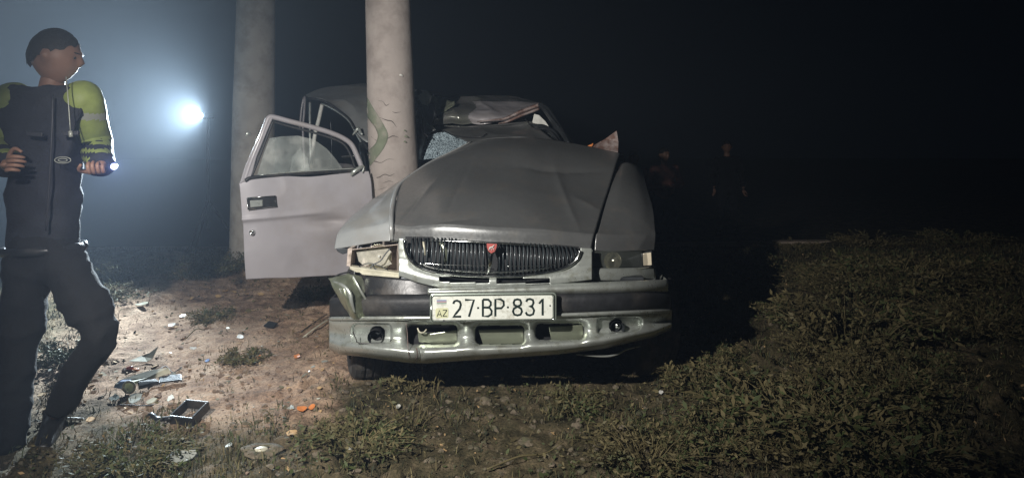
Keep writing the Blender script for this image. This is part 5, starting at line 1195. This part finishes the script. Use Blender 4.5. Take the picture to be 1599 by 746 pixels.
# leaf litter
r = np.random.default_rng(77); xy = scatter(48000, -3.4, 4.8, 2.7, 7.4, 78, lambda x, y: (1 - .88 * gbare(x, y)) * (.3 + .7 * sstep(.4, .6, fbm(x * 5, y * 5, 81, 3))))
n = len(xy); z = gz(xy[:, 0], xy[:, 1]) + .006 + .02 * r.random(n) ** 2; s = .004 + .014 * r.random(n) ** 2.5
u = r.normal(size=(n, 3)); u[:, 2] *= .5; u /= np.linalg.norm(u, axis=1)[:, None]; v = np.cross(u, r.normal(size=(n, 3))); v /= np.linalg.norm(v, axis=1)[:, None]
c = np.stack([xy[:, 0], xy[:, 1], z], 1); s = s[:, None]
co = np.stack([c - u * s, c + v * s * .5, c + u * s, c - v * s * .5], 1).reshape(-1, 3)
V = co.tolist(); Fc = [(4 * i, 4 * i + 1, 4 * i + 2, 4 * i + 3) for i in range(n)]
o = make('leaf_litter', V, Fc, [M['leaf_green'], M['grass2'], M['grass3'], M['leaf_tan']], smooth=False, midx=r.choice(4, n, p=(.38, .30, .24, .08)).tolist()); o['kind'] = 'stuff'; o['label'] = 'small fallen leaves and moss scraps in the grass'

# weeds: every clump a thing of its own
def weed(px, py, rad, h, nst, seed, label, green=.6, leaves=True, group=None):
    rs = random.Random(seed); c = G(px, py); base = c.copy()
    t = thing('weed_clump', base, label, 'weed', group); st = MB(); lf = MB()
    for i in range(nst):
        a = rs.uniform(0, 6.28); q_ = rs.random() ** .5 * rad * .5; b0 = Vector((c.x + q_ * math.cos(a), c.y + q_ * math.sin(a), 0)); b0.z = float(gz(b0.x, b0.y)) - .005
        hh = h * rs.uniform(.35, 1.05); out = rad * rs.uniform(.3, 1.1); d = Vector((math.cos(a), math.sin(a), 0))
        pts = [b0, b0 + d * out * .25 + Vector((0, 0, hh * .5)), b0 + d * out * .6 + Vector((rs.uniform(-.02, .02), 0, hh * .85)), b0 + d * out + Vector((0, 0, hh * rs.uniform(.7, 1.0)))]
        st.tube(pts, [.0026, .0022, .0016, .0006], n=3, spline=7)
        if leaves:
            C = crs(pts, 10)
            for p in C[2:]:
                for _ in range(rs.randint(1, 3)):
                    dd = Vector((rs.gauss(0, 1), rs.gauss(0, 1), rs.gauss(.3, .7))).normalized(); s_ = rs.uniform(.006, .018); sd = dd.cross(Vector((rs.gauss(0, 1), rs.gauss(0, 1), rs.gauss(0, 1)))).normalized()
                    p0 = Vector(p); lf.add([p0, p0 + dd * s_ + sd * s_ * .35, p0 + dd * s_ * 2, p0 + dd * s_ - sd * s_ * .35], [(0, 1, 2, 3)], 0 if rs.random() < green else 1)
    st.out('stems', M['grass2'], t, smooth=True)
    if leaves: lf.out('leaves', [M['leaf_green'], M['grass2']], t)
    return t
weed(345, 425, .30, .20, 150, 1, 'bushy grey-green weed clump at the foot of the rear pole', .7)
weed(297, 432, .22, .13, 80, 2, 'low weed clump left of the one at the rear pole', .6)
weed(188, 440, .20, .20, 60, 3, 'spiky weed with upright leaves on the upper left verge', .9)
weed(245, 425, .20, .12, 60, 4, 'low dark weed in front of the lamp stand', .7)
weed(160, 470, .24, .10, 70, 24, 'low green weed behind the officer\'s knee', .8)
weed(1092, 618, .17, .15, 150, 5, 'dense pale grass tuft just right of the bumper shadow', .35)
weed(1330, 470, .40, .26, 220, 6, 'rounded olive bush right of the shadow edge, below the kerb', .5)
weed(1440, 455, .45, .28, 200, 7, 'large olive bush near the kerb, right side', .55)
weed(1530, 520, .35, .24, 160, 8, 'olive bush at the far right edge', .5)
weed(1290, 560, .25, .14, 120, 9, 'low tuft on the slope under the shadow edge', .5)
weed(1170, 660, .20, .12, 110, 10, 'dark low tuft in the foreground right of centre', .6)
weed(1400, 620, .30, .16, 140, 11, 'loose dry tuft in the right foreground', .4)
weed(560, 700, .22, .075, 130, 12, 'dense dark tuft at the lower edge of the bare earth', .75)
weed(640, 612, .12, .09, 60, 13, 'small tuft just behind the front wheel gap', .5)
weed(490, 470, .16, .10, 60, 14, 'small weed on the earth below the open door', .6)
weed(330, 500, .14, .07, 50, 15, 'small dry weed in the middle of the bare earth', .3)
weed(375, 565, .14, .06, 60, 16, 'flat brown weed patch near the orange shard', .25)
weed(900, 640, .15, .08, 70, 17, 'small mossy tuft in front of the far bumper end', .7)
weed(1010, 720, .25, .12, 130, 18, 'mossy tuft at the bottom, right of centre', .6)
weed(1260, 720, .25, .12, 110, 19, 'dark tuft at the bottom right', .6)
weed(210, 720, .22, .08, 110, 20, 'mossy patch at the bottom left', .8)
weed(1240, 500, .22, .16, 110, 21, 'tuft standing at the tip of the car\'s shadow', .5)
weed(1150, 420, .3, .16, 110, 22, 'dark tuft below the kerb in the car\'s shadow', .5)
weed(105, 560, .2, .10, 110, 25, 'green tuft seen between the officer\'s legs', .95)

weed(1360, 384, .35, .12, 90, 41, 'grass fringe over the kerb, straight above the large olive bush', .5)
weed(1500, 382, .40, .14, 90, 42, 'grass fringe over the kerb at the far right', .5)
weed(1235, 388, .30, .08, 70, 43, 'low yellowish weeds along the kerb above the shadow tip', .3)
weed(672, 618, .10, .24, 9, 51, 'few tall bare dry stems below the bumper, left of the stones', .3, False)
weed(640, 668, .14, .16, 14, 52, 'thin bare dry stems in the dark foreground grass', .3, False)
def copy_thing(t, loc, rz, sc, label):
    c = t.copy(); COL.objects.link(c); c.location = loc; c.rotation_euler = (0, 0, rz); c.scale = (sc,) * 3; c['label'] = label; c['group'] = 'grass clumps on the dark slope right of the car'
    for ch in list(t.children):
        d_ = ch.copy(); COL.objects.link(d_); d_.parent = c; d_.matrix_parent_inverse = ch.matrix_parent_inverse.copy()
bpy.context.view_layer.update()
W_ = [weed(1300, 640, .22, .20, 120, 61, 'olive grass clump on the dark slope right of the car', .55, True, 'grass clumps on the dark slope right of the car'), weed(1120, 700, .22, .13, 120, 62, 'olive grass clump on the dark slope right of the car', .45, True, 'grass clumps on the dark slope right of the car')]
rs = random.Random(9)
for k in range(18):
    px, py = rs.uniform(1100, 1590), rs.uniform(430, 740)
    if px < 1290 and py < 545: continue
    c = G(px, py); src = W_[k % 2]
    copy_thing(src, c - Vector((0, 0, .01)), rs.uniform(0, 6), rs.uniform(.5, 1.9), 'olive grass clump on the dark slope right of the car')
# ================================================================== night air
hz = MB(); hz.box((0, 30, 9), (150, 150, 22)); o = hz.out('haze', bpy.data.materials.new('night_haze')); o['kind'] = 'stuff'; o['label'] = 'thin dusty night air'
hm = o.data.materials[0]; hm.use_nodes = True; nt = hm.node_tree
for nd in list(nt.nodes):
    if nd.type != 'OUTPUT_MATERIAL': nt.nodes.remove(nd)
vp = nt.nodes.new('ShaderNodeVolumePrincipled'); vp.inputs['Density'].default_value = .0065; vp.inputs['Color'].default_value = (.70, .84, 1, 1); vp.inputs['Anisotropy'].default_value = .25
nt.links.new(vp.outputs[0], [x for x in nt.nodes if x.type == 'OUTPUT_MATERIAL'][0].inputs['Volume'])
